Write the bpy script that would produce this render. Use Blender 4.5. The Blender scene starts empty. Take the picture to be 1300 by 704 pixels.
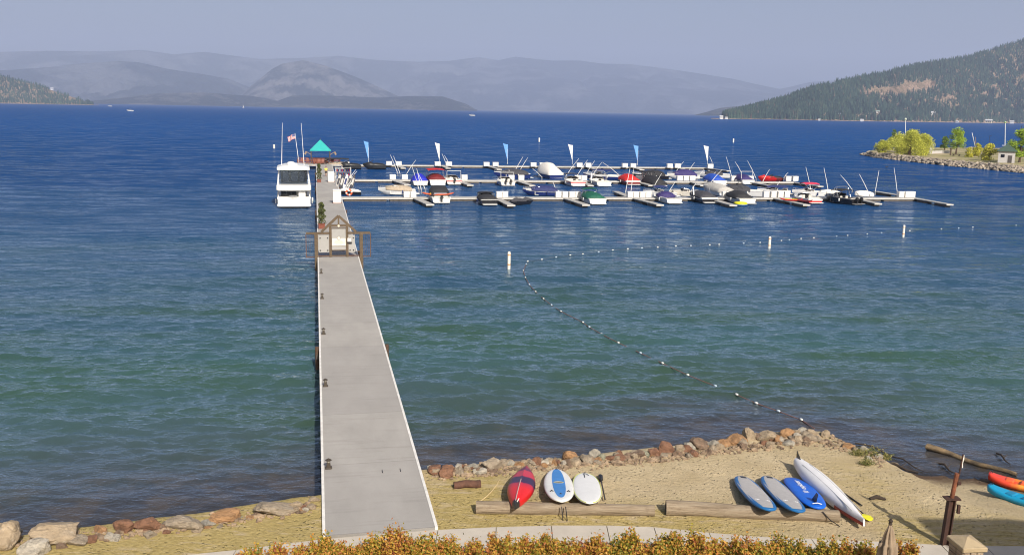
import bpy, bmesh, math, random
import numpy as np
from mathutils import Vector, Matrix, Euler, noise as mnoise
R = math.radians
rnd = random.Random(11)
sc = bpy.context.scene
COL = sc.collection

# ------------------------------------------------------------------ camera
F, H, Y0, ROLL = 1150.0, 13.0, 139.7, R(1.1)
PITCH = math.atan((352 - Y0) * math.cos(ROLL) / F)
fw = Vector((0, math.cos(PITCH), -math.sin(PITCH)))
r0 = Vector((1, 0, 0)); u0 = r0.cross(fw)
rt = r0 * math.cos(ROLL) + u0 * math.sin(ROLL)
up = u0 * math.cos(ROLL) - r0 * math.sin(ROLL)
CAM = Vector((0, 0, H))
cam = bpy.data.cameras.new('camera'); camo = bpy.data.objects.new('camera', cam); COL.objects.link(camo)
M3 = Matrix((rt, up, -fw)).transposed()
camo.matrix_world = Matrix.Translation(CAM) @ M3.to_4x4()
cam.sensor_width = 36; cam.sensor_fit = 'HORIZONTAL'; cam.lens = F / 1300 * 36
cam.clip_start = 0.1; cam.clip_end = 60000
sc.camera = camo

# ------------------------------------------------------------------ sky, sun, exposure
SUN_EL = R(36.5)
SHD = Vector((-0.37, 0.93, 0)).normalized()          # direction shadows fall on the ground
w = bpy.data.worlds.new('World'); sc.world = w; w.use_nodes = True
nt = w.node_tree; bgn = nt.nodes['Background']
sky = nt.nodes.new('ShaderNodeTexSky'); sky.sky_type = 'NISHITA'; sky.sun_disc = False
sky.sun_elevation = SUN_EL; sky.sun_rotation = math.atan2(-SHD.x, -SHD.y)
sky.altitude = 600; sky.air_density = 1.0; sky.dust_density = 6.0; sky.ozone_density = 1.0
nt.links.new(sky.outputs[0], bgn.inputs[0]); bgn.inputs[1].default_value = 0.078
sun = bpy.data.lights.new('sun', 'SUN'); suno = bpy.data.objects.new('sun', sun); COL.objects.link(suno)
sun.energy = 4.8; sun.angle = R(0.5); sun.color = (1.0, 0.93, 0.82)
sd = Vector((SHD.x * math.cos(SUN_EL), SHD.y * math.cos(SUN_EL), -math.sin(SUN_EL)))
suno.rotation_euler = sd.to_track_quat('-Z', 'Y').to_euler()
suno.location = (30, -60, 60)
sc.view_settings.view_transform = 'Standard'; sc.view_settings.look = 'None'
sc.view_settings.gamma = 1; sc.view_settings.use_curve_mapping = False
sc.view_settings.exposure = 0.33
sc.render.engine = 'CYCLES'
cy = sc.cycles
cy.use_denoising = True
try: cy.denoiser = 'OPENIMAGEDENOISE'
except Exception: pass
cy.max_bounces = 6; cy.diffuse_bounces = 2; cy.glossy_bounces = 3; cy.transmission_bounces = 4
cy.volume_bounces = 1; cy.transparent_max_bounces = 12
cy.caustics_reflective = False; cy.caustics_refractive = False
cy.sample_clamp_indirect = 6; cy.pixel_filter_type = 'BLACKMAN_HARRIS'; cy.filter_width = 1.1

# ------------------------------------------------------------------ where a picture point lies in the place
def ray(px, py): return fw + rt * ((px - 650) / F) + up * ((352 - py) / F)
def P(px, py, z=0.0):
    d = ray(px, py); return CAM + d * ((z - H) / d.z)
def PD(px, py, ref):                                   # point on the ray at the depth of ref
    d = ray(px, py); return CAM + d * ((Vector(ref) - CAM).dot(fw))
def PXM(p): return ((Vector(p) - CAM).dot(fw)) / F    # metres per picture pixel at p

# ------------------------------------------------------------------ materials
MATS = {}
def mat(name, rgb, rough=0.5, metal=0.0, var=0.12, scale=4.0, bump=0.0, bscale=None, spec=0.5, second=None, coat=0.0):
    if name in MATS: return MATS[name]
    m = bpy.data.materials.new(name); m.use_nodes = True
    t = m.node_tree; b = t.nodes['Principled BSDF']
    b.inputs['Roughness'].default_value = rough; b.inputs['Metallic'].default_value = metal
    b.inputs['Specular IOR Level'].default_value = spec; b.inputs['Coat Weight'].default_value = coat
    tc = t.nodes.new('ShaderNodeTexCoord')
    n = t.nodes.new('ShaderNodeTexNoise'); n.inputs['Scale'].default_value = scale; n.inputs['Detail'].default_value = 5
    n.inputs['Roughness'].default_value = 0.6
    t.links.new(tc.outputs['Object'], n.inputs['Vector'])
    cr = t.nodes.new('ShaderNodeValToRGB')
    s = second or tuple(c * (1 - var) for c in rgb)
    cr.color_ramp.elements[0].position = 0.32; cr.color_ramp.elements[0].color = (*s, 1)
    cr.color_ramp.elements[1].position = 0.68; cr.color_ramp.elements[1].color = (*[min(1, c * (1 + var * .5)) for c in rgb], 1)
    t.links.new(n.outputs['Fac'], cr.inputs[0]); t.links.new(cr.outputs[0], b.inputs['Base Color'])
    if bump:
        n2 = t.nodes.new('ShaderNodeTexNoise'); n2.inputs['Scale'].default_value = bscale or scale * 4; n2.inputs['Detail'].default_value = 4
        t.links.new(tc.outputs['Object'], n2.inputs['Vector'])
        bp = t.nodes.new('ShaderNodeBump'); bp.inputs['Strength'].default_value = bump; bp.inputs['Distance'].default_value = 0.05
        t.links.new(n2.outputs['Fac'], bp.inputs['Height']); t.links.new(bp.outputs[0], b.inputs['Normal'])
    MATS[name] = m; return m

class N:                                               # small node-graph helper
    def __init__(s, m): s.t = m.node_tree; s.b = s.t.nodes.get('Principled BSDF'); s.out = s.t.nodes.get('Material Output')
    def add(s, ty, ins=None, **kw):
        n = s.t.nodes.new(ty)
        for k, v in kw.items(): setattr(n, k, v)
        for k, v in (ins or {}).items():
            if isinstance(v, bpy.types.NodeSocket): s.t.links.new(v, n.inputs[k])
            else: n.inputs[k].default_value = v
        return n
    def link(s, a, b): s.t.links.new(a, b)
    def math(s, op, a, b=0.0, c=False):
        n = s.t.nodes.new('ShaderNodeMath'); n.operation = op; n.use_clamp = c
        for i, v in enumerate((a, b)):
            if isinstance(v, bpy.types.NodeSocket): s.t.links.new(v, n.inputs[i])
            else: n.inputs[i].default_value = v
        return n.outputs[0]
    def mix(s, f, a, b):
        n = s.t.nodes.new('ShaderNodeMix'); n.data_type = 'RGBA'
        for sock, v in ((n.inputs[0], f), (n.inputs[6], a), (n.inputs[7], b)):
            if isinstance(v, bpy.types.NodeSocket): s.t.links.new(v, sock)
            else: sock.default_value = v if not isinstance(v, tuple) else (*v, 1)
        return n.outputs[2]
    def ramp(s, f, stops):
        n = s.t.nodes.new('ShaderNodeValToRGB'); e = n.color_ramp.elements
        while len(e) < len(stops): e.new(0.5)
        for el, (p, c) in zip(e, stops):
            el.position = p; el.color = (*c, 1) if isinstance(c, tuple) else (c, c, c, 1)
        if isinstance(f, bpy.types.NodeSocket): s.t.links.new(f, n.inputs[0])
        return n.outputs[0]
    def noise(s, vec, scale, detail=4, rough=.55, dist=0.0):
        n = s.add('ShaderNodeTexNoise', {'Scale': scale, 'Detail': detail, 'Roughness': rough, 'Distortion': dist})
        if vec is not None: s.t.links.new(vec, n.inputs['Vector'])
        return n.outputs['Fac']
    def map(s, vec, scale=(1, 1, 1), rot=(0, 0, 0), loc=(0, 0, 0)):
        n = s.add('ShaderNodeMapping', {'Scale': scale, 'Rotation': rot, 'Location': loc}); s.t.links.new(vec, n.inputs['Vector'])
        return n.outputs[0]
def newmat(name):
    m = bpy.data.materials.new(name); m.use_nodes = True; return m, N(m)

# ------------------------------------------------------------------ object helpers
def tag(o, label=None, cat=None, group=None, kind=None):
    if label: o['label'] = label
    if cat: o['category'] = cat
    if group: o['group'] = group
    if kind: o['kind'] = kind
    return o
def thing(name, label, cat, loc=(0, 0, 0), rotz=0.0, group=None):
    o = bpy.data.objects.new(name, None); COL.objects.link(o); o.empty_display_size = .2
    o.location = loc; o.rotation_euler = (0, 0, rotz)
    return tag(o, label, cat, group)
def copy_tree(o, parent=None):
    c = o.copy(); COL.objects.link(c)
    if parent: c.parent = parent
    for ch in list(o.children): copy_tree(ch, c)
    return c
class MB:
    def __init__(s): s.v = []; s.f = []
    def add(s, vs, fs):
        o = len(s.v); s.v += [tuple(v) for v in vs]; s.f += [tuple(i + o for i in f) for f in fs]; return s
    def box(s, c, d, rz=0.0, rx=0.0, ry=0.0, taper=1.0, bev=0.0):
        x, y, z = d[0] / 2, d[1] / 2, d[2] / 2
        if bev:
            b = min(bev, x * .9, y * .9, z * .9); vs = []; k = taper
            ring = [(x - b, -y), (x, -y + b), (x, y - b), (x - b, y), (-x + b, y), (-x, y - b), (-x, -y + b), (-x + b, -y)]
            ins = lambda q: (math.copysign(max(abs(q[0]) - b, 0), q[0]), math.copysign(max(abs(q[1]) - b, 0), q[1]))
            lv = [(-z, [ins(q) for q in ring]), (-z + b, ring), (z - b, [(q[0] * k, q[1] * k) for q in ring]), (z, [(ins(q)[0] * k, ins(q)[1] * k) for q in ring])]
            for zz, rg in lv: vs += [Vector((q[0], q[1], zz)) for q in rg]
            fs = [tuple(range(7, -1, -1)), tuple(range(24, 32))]
            for l in range(3):
                for i in range(8): fs.append((l * 8 + i, l * 8 + (i + 1) % 8, l * 8 + 8 + (i + 1) % 8, l * 8 + 8 + i))
        else:
            vs = [Vector((a * x * (taper if cc > 0 else 1), b * y * (taper if cc > 0 else 1), cc * z)) for cc in (-1, 1) for a, b in ((-1, -1), (1, -1), (1, 1), (-1, 1))]
            fs = [(3, 2, 1, 0), (4, 5, 6, 7), (0, 1, 5, 4), (1, 2, 6, 5), (2, 3, 7, 6), (3, 0, 4, 7)]
        e = Euler((rx, ry, rz)).to_matrix(); c = Vector(c)
        return s.add([e @ v + c for v in vs], fs)
    def bar(s, a, b, wd, ht=None, upv=(0, 0, 1)):
        a, b = Vector(a), Vector(b); ht = ht or wd; d = (b - a).normalized(); u = Vector(upv)
        if abs(d.dot(u)) > .98: u = Vector((1, 0, 0))
        x = d.cross(u).normalized(); y = x.cross(d)
        vs = [p + x * (i * wd / 2) + y * (j * ht / 2) for p in (a, b) for i, j in ((-1, -1), (1, -1), (1, 1), (-1, 1))]
        return s.add(vs, [(3, 2, 1, 0), (4, 5, 6, 7), (0, 1, 5, 4), (1, 2, 6, 5), (2, 3, 7, 6), (3, 0, 4, 7)])
    def tube(s, pts, r, n=8, caps=True):
        pts = [Vector(p) for p in pts]; rs = r if isinstance(r, (list, tuple)) else [r] * len(pts)
        vs = []; prev = None
        for i, p in enumerate(pts):
            d = (pts[min(i + 1, len(pts) - 1)] - pts[max(i - 1, 0)]).normalized()
            if prev is None: x = d.orthogonal().normalized()
            else:
                x = prev - d * prev.dot(d); x = x.normalized() if x.length > 1e-6 else d.orthogonal().normalized()
            prev = x; y = d.cross(x)
            vs += [p + (x * math.cos(2 * math.pi * k / n) + y * math.sin(2 * math.pi * k / n)) * rs[i] for k in range(n)]
        fs = [(i * n + k, i * n + (k + 1) % n, (i + 1) * n + (k + 1) % n, (i + 1) * n + k) for i in range(len(pts) - 1) for k in range(n)]
        if caps: fs += [tuple(range(n - 1, -1, -1)), tuple(range((len(pts) - 1) * n, len(pts) * n))]
        return s.add(vs, fs)
    def lathe(s, prof, c=(0, 0, 0), n=16):
        c = Vector(c); vs = [c + Vector((r * math.cos(2 * math.pi * k / n), r * math.sin(2 * math.pi * k / n), z)) for r, z in prof for k in range(n)]
        fs = [(i * n + k, i * n + (k + 1) % n, (i + 1) * n + (k + 1) % n, (i + 1) * n + k) for i in range(len(prof) - 1) for k in range(n)]
        fs += [tuple(range(n - 1, -1, -1)), tuple(range((len(prof) - 1) * n, len(prof) * n))]
        return s.add(vs, fs)
    def loft(s, secs, closed=False, cap0=True, cap1=True):
        n = len(secs[0]); vs = [p for sec in secs for p in sec]; fs = []
        for i in range(len(secs) - 1):
            for k in range(n if closed else n - 1):
                fs.append((i * n + k, i * n + (k + 1) % n, (i + 1) * n + (k + 1) % n, (i + 1) * n + k))
        if cap0: fs.append(tuple(range(n - 1, -1, -1)))
        if cap1: fs.append(tuple(range((len(secs) - 1) * n, len(secs) * n)))
        return s.add(vs, fs)
    def prism(s, poly, z0, z1):
        n = len(poly); vs = [(p[0], p[1], z0) for p in poly] + [(p[0], p[1], z1) for p in poly]
        return s.add(vs, [tuple(range(n - 1, -1, -1)), tuple(range(n, 2 * n))] + [(i, (i + 1) % n, n + (i + 1) % n, n + i) for i in range(n)])
    def build(s, name, m, parent=None, smooth=False):
        me = bpy.data.meshes.new(name); me.from_pydata(s.v, [], s.f); me.update()
        bm = bmesh.new(); bm.from_mesh(me); bmesh.ops.recalc_face_normals(bm, faces=bm.faces); bm.to_mesh(me); bm.free()
        if m: me.materials.append(m)
        if smooth:
            for p in me.polygons: p.use_smooth = True
            if smooth != 'all':
                try: me.set_sharp_from_angle(angle=R(38))
                except Exception: pass
        o = bpy.data.objects.new(name, me); COL.objects.link(o)
        if parent: o.parent = parent
        return o
def npmesh(name, V, Fq, m, smooth=True, attrs=None, parent=None):
    V = np.asarray(V, dtype=np.float32); Fq = np.asarray(Fq, dtype=np.int32)
    me = bpy.data.meshes.new(name); nf, k = Fq.shape
    me.vertices.add(len(V)); me.vertices.foreach_set('co', V.ravel())
    me.loops.add(nf * k); me.loops.foreach_set('vertex_index', Fq.ravel())
    me.polygons.add(nf); me.polygons.foreach_set('loop_start', np.arange(nf, dtype=np.int32) * k)
    me.polygons.foreach_set('loop_total', np.full(nf, k, dtype=np.int32))
    me.polygons.foreach_set('use_smooth', np.full(nf, smooth, dtype=bool))
    for nme, arr in (attrs or {}).items():
        a = me.attributes.new(nme, 'FLOAT', 'POINT'); a.data.foreach_set('value', np.asarray(arr, dtype=np.float32))
    me.update(); me.validate(); me.materials.append(m)
    o = bpy.data.objects.new(name, me); COL.objects.link(o)
    if parent: o.parent = parent
    return o
def gridfaces(ny, nx):
    i = np.arange(ny - 1)[:, None] * nx + np.arange(nx - 1)[None, :]
    return np.stack([i, i + 1, i + nx + 1, i + nx], -1).reshape(-1, 4)
def fbm(x, y, seed=0.0, octv=5, lac=2.0, gain=.5):
    o = np.zeros(np.shape(x)); a = 1.0; r = np.random.RandomState(int(seed * 7) + 3); f = 1.0
    for k in range(octv):                              # lattice value noise
        tab = r.rand(256, 256); X = x * f + 37.3 * k; Y = y * f + 11.7 * k
        xi = np.floor(X).astype(int); yi = np.floor(Y).astype(int); u = X - xi; v = Y - yi
        u = u * u * (3 - 2 * u); v = v * v * (3 - 2 * v)
        g = lambda a_, b_: tab[a_ % 256, b_ % 256]
        o += a * ((g(xi, yi) * (1 - u) + g(xi + 1, yi) * u) * (1 - v) + (g(xi, yi + 1) * (1 - u) + g(xi + 1, yi + 1) * u) * v - .5)
        a *= gain; f *= lac
    return o
def sstep(a, b, x): t = np.clip((x - a) / (b - a), 0, 1); return t * t * (3 - 2 * t)
def ordinal(i): return ['first', 'second', 'third', 'fourth', 'fifth', 'sixth', 'seventh', 'eighth', 'ninth', 'tenth', 'eleventh', 'twelfth', 'thirteenth', 'fourteenth', 'fifteenth', 'sixteenth', 'seventeenth', 'eighteenth', 'nineteenth', 'twentieth', 'twenty first', 'twenty second', 'twenty third', 'twenty fourth', 'twenty fifth', 'twenty sixth', 'twenty seventh', 'twenty eighth', 'twenty ninth', 'thirtieth', 'thirty first', 'thirty second', 'thirty third', 'thirty fourth', 'thirty fifth', 'thirty sixth', 'thirty seventh', 'thirty eighth', 'thirty ninth', 'fortieth', 'forty first', 'forty second', 'forty third', 'forty fourth', 'forty fifth', 'forty sixth', 'forty seventh', 'forty eighth', 'forty ninth', 'fiftieth', 'fifty first', 'fifty second', 'fifty third', 'fifty fourth', 'fifty fifth', 'fifty sixth', 'fifty seventh', 'fifty eighth', 'fifty ninth', 'sixtieth'][i]
def text_mesh(body, size, m, name, parent, mtx, extrude=0.003):
    cu = bpy.data.curves.new(name, 'FONT'); cu.body = body; cu.size = size; cu.extrude = extrude; cu.align_x = 'CENTER'; cu.align_y = 'CENTER'
    to = bpy.data.objects.new(name, cu); COL.objects.link(to)
    dg = bpy.context.evaluated_depsgraph_get(); me = bpy.data.meshes.new_from_object(to.evaluated_get(dg))
    bpy.data.objects.remove(to); bpy.data.curves.remove(cu)
    me.materials.clear(); me.materials.append(m)
    o = bpy.data.objects.new(name, me); COL.objects.link(o); o.parent = parent; o.matrix_local = mtx
    return o

# shared materials
white_gel = mat('white gelcoat', (.74, .73, .70), .3, var=.06, scale=2, coat=.3)
cream = mat('cream gelcoat', (.62, .58, .50), .4, var=.08)
white_box = mat('white fibreglass', (.78, .76, .72), .45, var=.06, scale=3)
black_can = mat('black canvas', (.022, .022, .026), .8, var=.3, bump=.3)
char_can = mat('charcoal canvas', (.05, .05, .06), .8, var=.3, bump=.3)
navy_can = mat('navy canvas', (.02, .03, .12), .75, var=.3, bump=.3)
purple_can = mat('purple blue canvas', (.035, .025, .13), .75, var=.3, bump=.3)
royal_can = mat('royal blue canvas', (.012, .07, .42), .7, var=.25, bump=.3)
bright_blue_can = mat('bright blue canvas', (.012, .02, .42), .7, var=.25, bump=.3)
green_can = mat('green canvas', (.004, .10, .06), .7, var=.25, bump=.3)
red_can = mat('red canvas', (.55, .015, .012), .7, var=.2, bump=.3)
maroon = mat('maroon canvas', (.16, .012, .015), .7, var=.25, bump=.3)
pink_can = mat('faded red canvas', (.62, .04, .09), .7, var=.2, bump=.2)
tan_can = mat('tan canvas', (.42, .34, .25), .8, var=.2, bump=.3)
grey_can = mat('light grey canvas', (.45, .43, .40), .8, var=.2, bump=.3)
white_tarp = mat('white tarpaulin', (.78, .74, .67), .6, var=.1, bump=.3)
chrome = mat('steel tube', (.6, .6, .6), .3, metal=.8, var=.1)
white_tube = mat('white tube', (.76, .76, .74), .4, var=.05)
black_pl = mat('black plastic', (.018, .018, .02), .35, var=.2)
dark_glass = mat('dark window', (.012, .014, .02), .08, var=.2)
navy_gel = mat('navy gelcoat', (.015, .03, .14), .25, var=.15, coat=.3)
black_gel = mat('black gelcoat', (.015, .015, .018), .25, var=.2, coat=.3)
red_gel = mat('red gelcoat', (.5, .02, .018), .3, var=.15, coat=.3)
yellow_pl = mat('yellow vinyl', (.72, .66, .02), .5, var=.1)
orange_pl = mat('orange plastic', (.75, .12, .03), .45, var=.12)
dark_wood = mat('brown stained timber', (.085, .05, .027), .6, var=.35, scale=6, bump=.3)
red_wood = mat('red brown timber', (.20, .055, .03), .6, var=.3, scale=6, bump=.2)
seat_vinyl = mat('pale vinyl seat', (.60, .56, .50), .5, var=.1)
grey_plank = mat('grey dock deck', (.40, .385, .36), .75, var=.25, scale=1.5, bump=.3, bscale=14)
dock_side = mat('dock float side', (.11, .09, .075), .7, var=.4, scale=2)
dock_edge = mat('pale dock edge', (.55, .53, .49), .6, var=.15, scale=2)
# ================================================================== SETTING
SH = [P(x, y, 0).to_2d() for x, y in ((-260, 712), (-120, 712), (0, 694), (40, 690), (70, 684), (140, 677), (190, 670), (240, 664), (290, 656), (345, 648), (395, 640), (470, 620), (545, 604), (570, 605), (620, 599), (700, 593), (760, 585), (830, 579), (900, 569), (960, 561), (1040, 558), (1085, 573), (1110, 589), (1160, 602), (1200, 607), (1250, 609), (1300, 620), (1400, 650), (1560, 690))]
SH = np.array([[p.x, p.y] for p in SH])
SH = np.vstack([[-400, SH[0, 1] - 20], SH, [SH[-1, 0] + 5, 12], [SH[-1, 0] + 300, 2]])
def shore_dist(x, y):
    """signed distance to the waterline, positive on land"""
    x = np.asarray(x, float); y = np.asarray(y, float); best = np.full(x.shape, 1e9); sgn = np.ones(x.shape)
    for a, b in zip(SH[:-1], SH[1:]):
        d = b - a; L2 = d @ d; t = np.clip(((x - a[0]) * d[0] + (y - a[1]) * d[1]) / L2, 0, 1)
        dd = np.hypot(x - a[0] - t * d[0], y - a[1] - t * d[1])
        cr = d[0] * (y - a[1]) - d[1] * (x - a[0]); m = dd < best
        best = np.where(m, dd, best); sgn = np.where(m, np.where(cr < 0, 1, -1), sgn)
    return best * sgn
def ground_z(x, y):
    x = np.asarray(x, float); y = np.asarray(y, float); s = shore_dist(x, y)
    gentle = sstep(13.0, 16.0, x); wd = 1.6 + 5.2 * gentle
    land = .97 * sstep(-.15, 1, np.maximum(s, 0) / wd) - .97 * sstep(-.15, 1, 0.0)
    land = land / (1 - sstep(-.15, 1, 0.0))
    sea = np.maximum(-2.5, np.where(s < 0, s * (.20 - .10 * gentle), 0))
    flat = sstep(25.3, 23.8, y)
    z = np.where(s > 0, land + (.05 * fbm(x * .8, y * .8, 2) + .035 * fbm(x * 3, y * 3, 5, 3)) * np.clip(s, 0, 1) * (1 - flat), sea + .08 * fbm(x * 1.5, y * 1.5, 4))
    return z
def gz(x, y): return float(ground_z(np.array([x]), np.array([y]))[0])

# ---- beach
xs = np.concatenate([np.linspace(-400, -40, 25), np.arange(-38, 44, .22), np.linspace(45, 330, 25)])
ys = np.concatenate([np.linspace(-80, 18, 14), np.arange(19, 41, .2), np.linspace(42, 75, 10)])
X, Y = np.meshgrid(xs, ys); S = shore_dist(X, Y); Z = ground_z(X, Y)
GR = np.clip(sstep(-4.6, -5.6, X) * .95 + .75 * sstep(27.6, 25.2, Y) * sstep(9.0, 4.0, np.abs(X - 1)) + .8 * np.exp(-((X + 1.3) / 1.6) ** 2) * sstep(30.5, 28, Y) + .55 * sstep(1.0, 2.0, X - 9.5) * sstep(27.5, 24.5, Y) + .35 * np.exp(-((X - 12.0) / 1.2) ** 2 - ((Y - 28.5) / 2.2) ** 2), 0, 1)
bm_, g = newmat('sand and dry grass')
pos = g.add('ShaderNodeNewGeometry').outputs['Position']
at = g.add('ShaderNodeAttribute', attribute_name='grass').outputs['Fac']
sepz = g.add('ShaderNodeSeparateXYZ', {'Vector': pos}).outputs[2]
n1 = g.noise(pos, .9, 6, .6); n2 = g.noise(pos, 9, 5, .65); n3 = g.noise(pos, 38, 3, .6)
sand = g.ramp(n1, [(.3, (.505, .398, .238)), (.7, (.625, .508, .325))])
vor = g.add('ShaderNodeTexVoronoi', {'Scale': 6.5, 'Randomness': 1.0}); g.link(pos, vor.inputs['Vector'])
pit = g.math('MULTIPLY', g.ramp(vor.outputs['Distance'], [(.08, 1.0), (.26, 0.0)]), g.ramp(n1, [(.38, 0.0), (.6, 1.0)]))
sand = g.mix(g.math('MULTIPLY', g.ramp(n2, [(.55, 0.0), (.72, 1.0)]), .55), sand, (.36, .26, .15))
sand = g.mix(g.math('MULTIPLY', g.ramp(n3, [(.64, 0.0), (.70, 1.0)]), .6), sand, (.20, .15, .10))
stretch = g.map(pos, (1.0, 4.0, 1), (0, 0, .35))
ng = g.noise(stretch, 1.1, 7, .68)
dry = g.ramp(g.noise(stretch, 6, 6, .7), [(.28, (.25, .19, .07)), (.5, (.46, .355, .14)), (.75, (.64, .51, .25))])
gf = g.math('MULTIPLY', g.math('MULTIPLY', at, 1.9), g.ramp(ng, [(.36, 0.05), (.56, 1.0)]), True)
col = g.mix(gf, sand, dry)
wet = g.ramp(g.math('ADD', sepz, g.math('MULTIPLY', g.math('SUBTRACT', n1, .5), .25)), [(.02, 1.0), (.16, 0.0)])
col = g.mix(wet, col, (.13, .085, .055))
bed = g.ramp(g.math('MULTIPLY', sepz, -1.0), [(.02, 0.0), (.35, 1.0)])
bedc = g.ramp(g.noise(pos, 2.4, 5, .7), [(.3, (.06, .045, .045)), (.55, (.15, .11, .09)), (.8, (.34, .26, .19))])
col = g.mix(bed, col, bedc)
g.link(col, g.b.inputs['Base Color']); g.b.inputs['Roughness'].default_value = .95; g.b.inputs['Specular IOR Level'].default_value = .15
hh = g.math('ADD', g.math('MULTIPLY', n2, .7), g.math('ADD', g.math('MULTIPLY', n3, .35), g.math('MULTIPLY', pit, -1.5)))
bp = g.add('ShaderNodeBump', {'Strength': 1.0, 'Distance': .13, 'Height': hh}); g.link(bp.outputs[0], g.b.inputs['Normal'])
tag(npmesh('beach', np.stack([X, Y, Z], -1).reshape(-1, 3), gridfaces(*X.shape), bm_, True, {'grass': GR.ravel()}), kind='structure')

# ---- lake
def geo(a, b, n): return np.geomspace(a, b, n)
dl = [17.0]
while dl[-1] < 420: dl.append(dl[-1] + max(.12, .85 * dl[-1] ** 2 / (H * 1150)))
dl = np.concatenate([[-60, 0, 10], dl, geo(440, 30000, 40)])
uu = np.concatenate([-geo(.86, 9, 14)[::-1], np.linspace(-.84, .84, 640), geo(.86, 9, 14)])
D_, U_ = np.meshgrid(dl, uu, indexing='ij'); Y = D_; X = U_ * (np.maximum(D_, 17) + 6)
DEP = -shore_dist(X, Y)
def waves(X, Y, DEP):
    """sum of many small wind waves; the ones finer than the mesh are left to the bump"""
    r = np.random.RandomState(8); Z = np.zeros(X.shape); dist = np.hypot(X, Y); res = np.maximum(.13, .85 * dist ** 2 / (H * 1150))
    amp = .72 + 1.1 * fbm(X / 38, Y / 22, 61, 4); amp = np.clip(amp, .25, 1.5) * np.clip((DEP + .3) / 6, .22, 1)
    amp = amp * (1 - .5 * np.exp(-((dist - 118) / 34) ** 2))          # calmer in the lee of the docks
    for lam in np.geomspace(.36, 9, 110):
        th = r.normal(R(86), R(32)) if lam < .9 else r.normal(R(97), R(14)); k = 2 * math.pi / lam; ph = r.rand() * 6.283
        a = .0070 * lam / (1 + (lam / 2.1) ** 1.3) * 1.35 * (.6 + .8 * r.rand())
        f = np.clip((lam / res - 2.2) / 1.8, 0, 1)
        q = np.sin(k * (X * math.cos(th) + Y * math.sin(th)) + ph + .8 * np.sin(X / (lam * 7.3) + ph))
        Z += a * f * q
    return Z * amp
wz = waves(X, Y, DEP); wz[Y > 1500] = 0
wm, g = newmat('lake water')
pos = g.add('ShaderNodeNewGeometry').outputs['Position']
dep = g.add('ShaderNodeAttribute', attribute_name='offshore').outputs['Fac']
big = g.noise(g.map(pos, (.4, 1, 1)), .055, 3, .5)
dw = g.math('MULTIPLY', dep, g.math('ADD', .62, g.math('MULTIPLY', big, .76)))
lg = g.math('DIVIDE', g.math('LOGARITHM', g.math('ADD', g.math('MAXIMUM', dw, 0.0), 1.0), 10.0), 3.0)   # 0 at the waterline, .35 at 10 m, .67 at 100 m
body = g.ramp(lg, [(0.0, (.09, .082, .084)), (.18, (.060, .064, .076)), (.30, (.056, .084, .094)), (.42, (.044, .104, .102)), (.50, (.034, .082, .118)), (.60, (.016, .064, .142)), (.72, (.007, .048, .16)), (.9, (.005, .060, .22))])
patch = g.noise(g.map(pos, (.35, 1, 1), (0, 0, .15)), .16, 4, .6)
stones = g.noise(pos, .75, 5, .68)
body = g.mix(g.math('MULTIPLY', g.ramp(stones, [(.46, 0.0), (.58, 1.0)]), g.ramp(lg, [(.0, .6), (.15, .45), (.29, 0.0)])), body, (.165, .125, .085))
body = g.mix(g.math('MULTIPLY', g.ramp(patch, [(.42, 0.0), (.62, 1.0)]), g.math('MULTIPLY', g.ramp(lg, [(.15, 0.0), (.3, 1.0), (.5, 1.0), (.62, 0.0)]), .6)), body, (.040, .085, .040))
# waves: crests lie nearly across the view
c1 = g.noise(g.map(pos, (.36, 1, 1), (0, 0, R(9))), .40, 3, .5, .5)
c2 = g.noise(g.map(pos, (.45, 1, 1), (0, 0, R(-7))), 1.1, 3, .55, .6)
c3 = g.noise(g.map(pos, (.6, 1, 1), (0, 0, R(20))), 3.2, 3, .6, .4)
c0 = g.noise(g.map(pos, (.3, 1, 1), (0, 0, R(5))), .085, 4, .55, .3)
gust = g.noise(g.map(pos, (.45, 1, 1), (0, 0, R(4))), .018, 5, .62)
rip = g.noise(g.map(pos, (.55, 1, 1), (0, 0, R(-3))), .16, 5, .66, .3)
rip2 = g.noise(g.map(pos, (.5, 1, 1), (0, 0, R(8))), .62, 4, .62, .4)
h = g.math('ADD', g.math('MULTIPLY', c1, g.ramp(lg, [(.5, .12), (.72, .7)])), g.math('ADD', g.math('MULTIPLY', c2, g.ramp(lg, [(.3, .12), (.5, .30), (.65, .42)])), g.math('ADD', g.math('MULTIPLY', c3, .115), g.math('MULTIPLY', c0, g.ramp(lg, [(.55, .3), (.85, 1.0)])))))
h = g.math('ADD', h, g.math('MULTIPLY', c0, g.ramp(lg, [(.6, 0.0), (.8, 1.0)])))
h = g.math('ADD', h, g.math('MULTIPLY', c0, g.ramp(lg, [(.6, 0.0), (.8, 1.0)])))
near = g.ramp(lg, [(0.0, .35), (.35, .85), (.55, 1.0)])
st = g.math('MULTIPLY', near, g.math('ADD', .6, g.math('MULTIPLY', gust, .8)))
bp = g.add('ShaderNodeBump', {'Strength': 1.0, 'Distance': 1.0, 'Height': g.math('MULTIPLY', h, st)})
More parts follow.
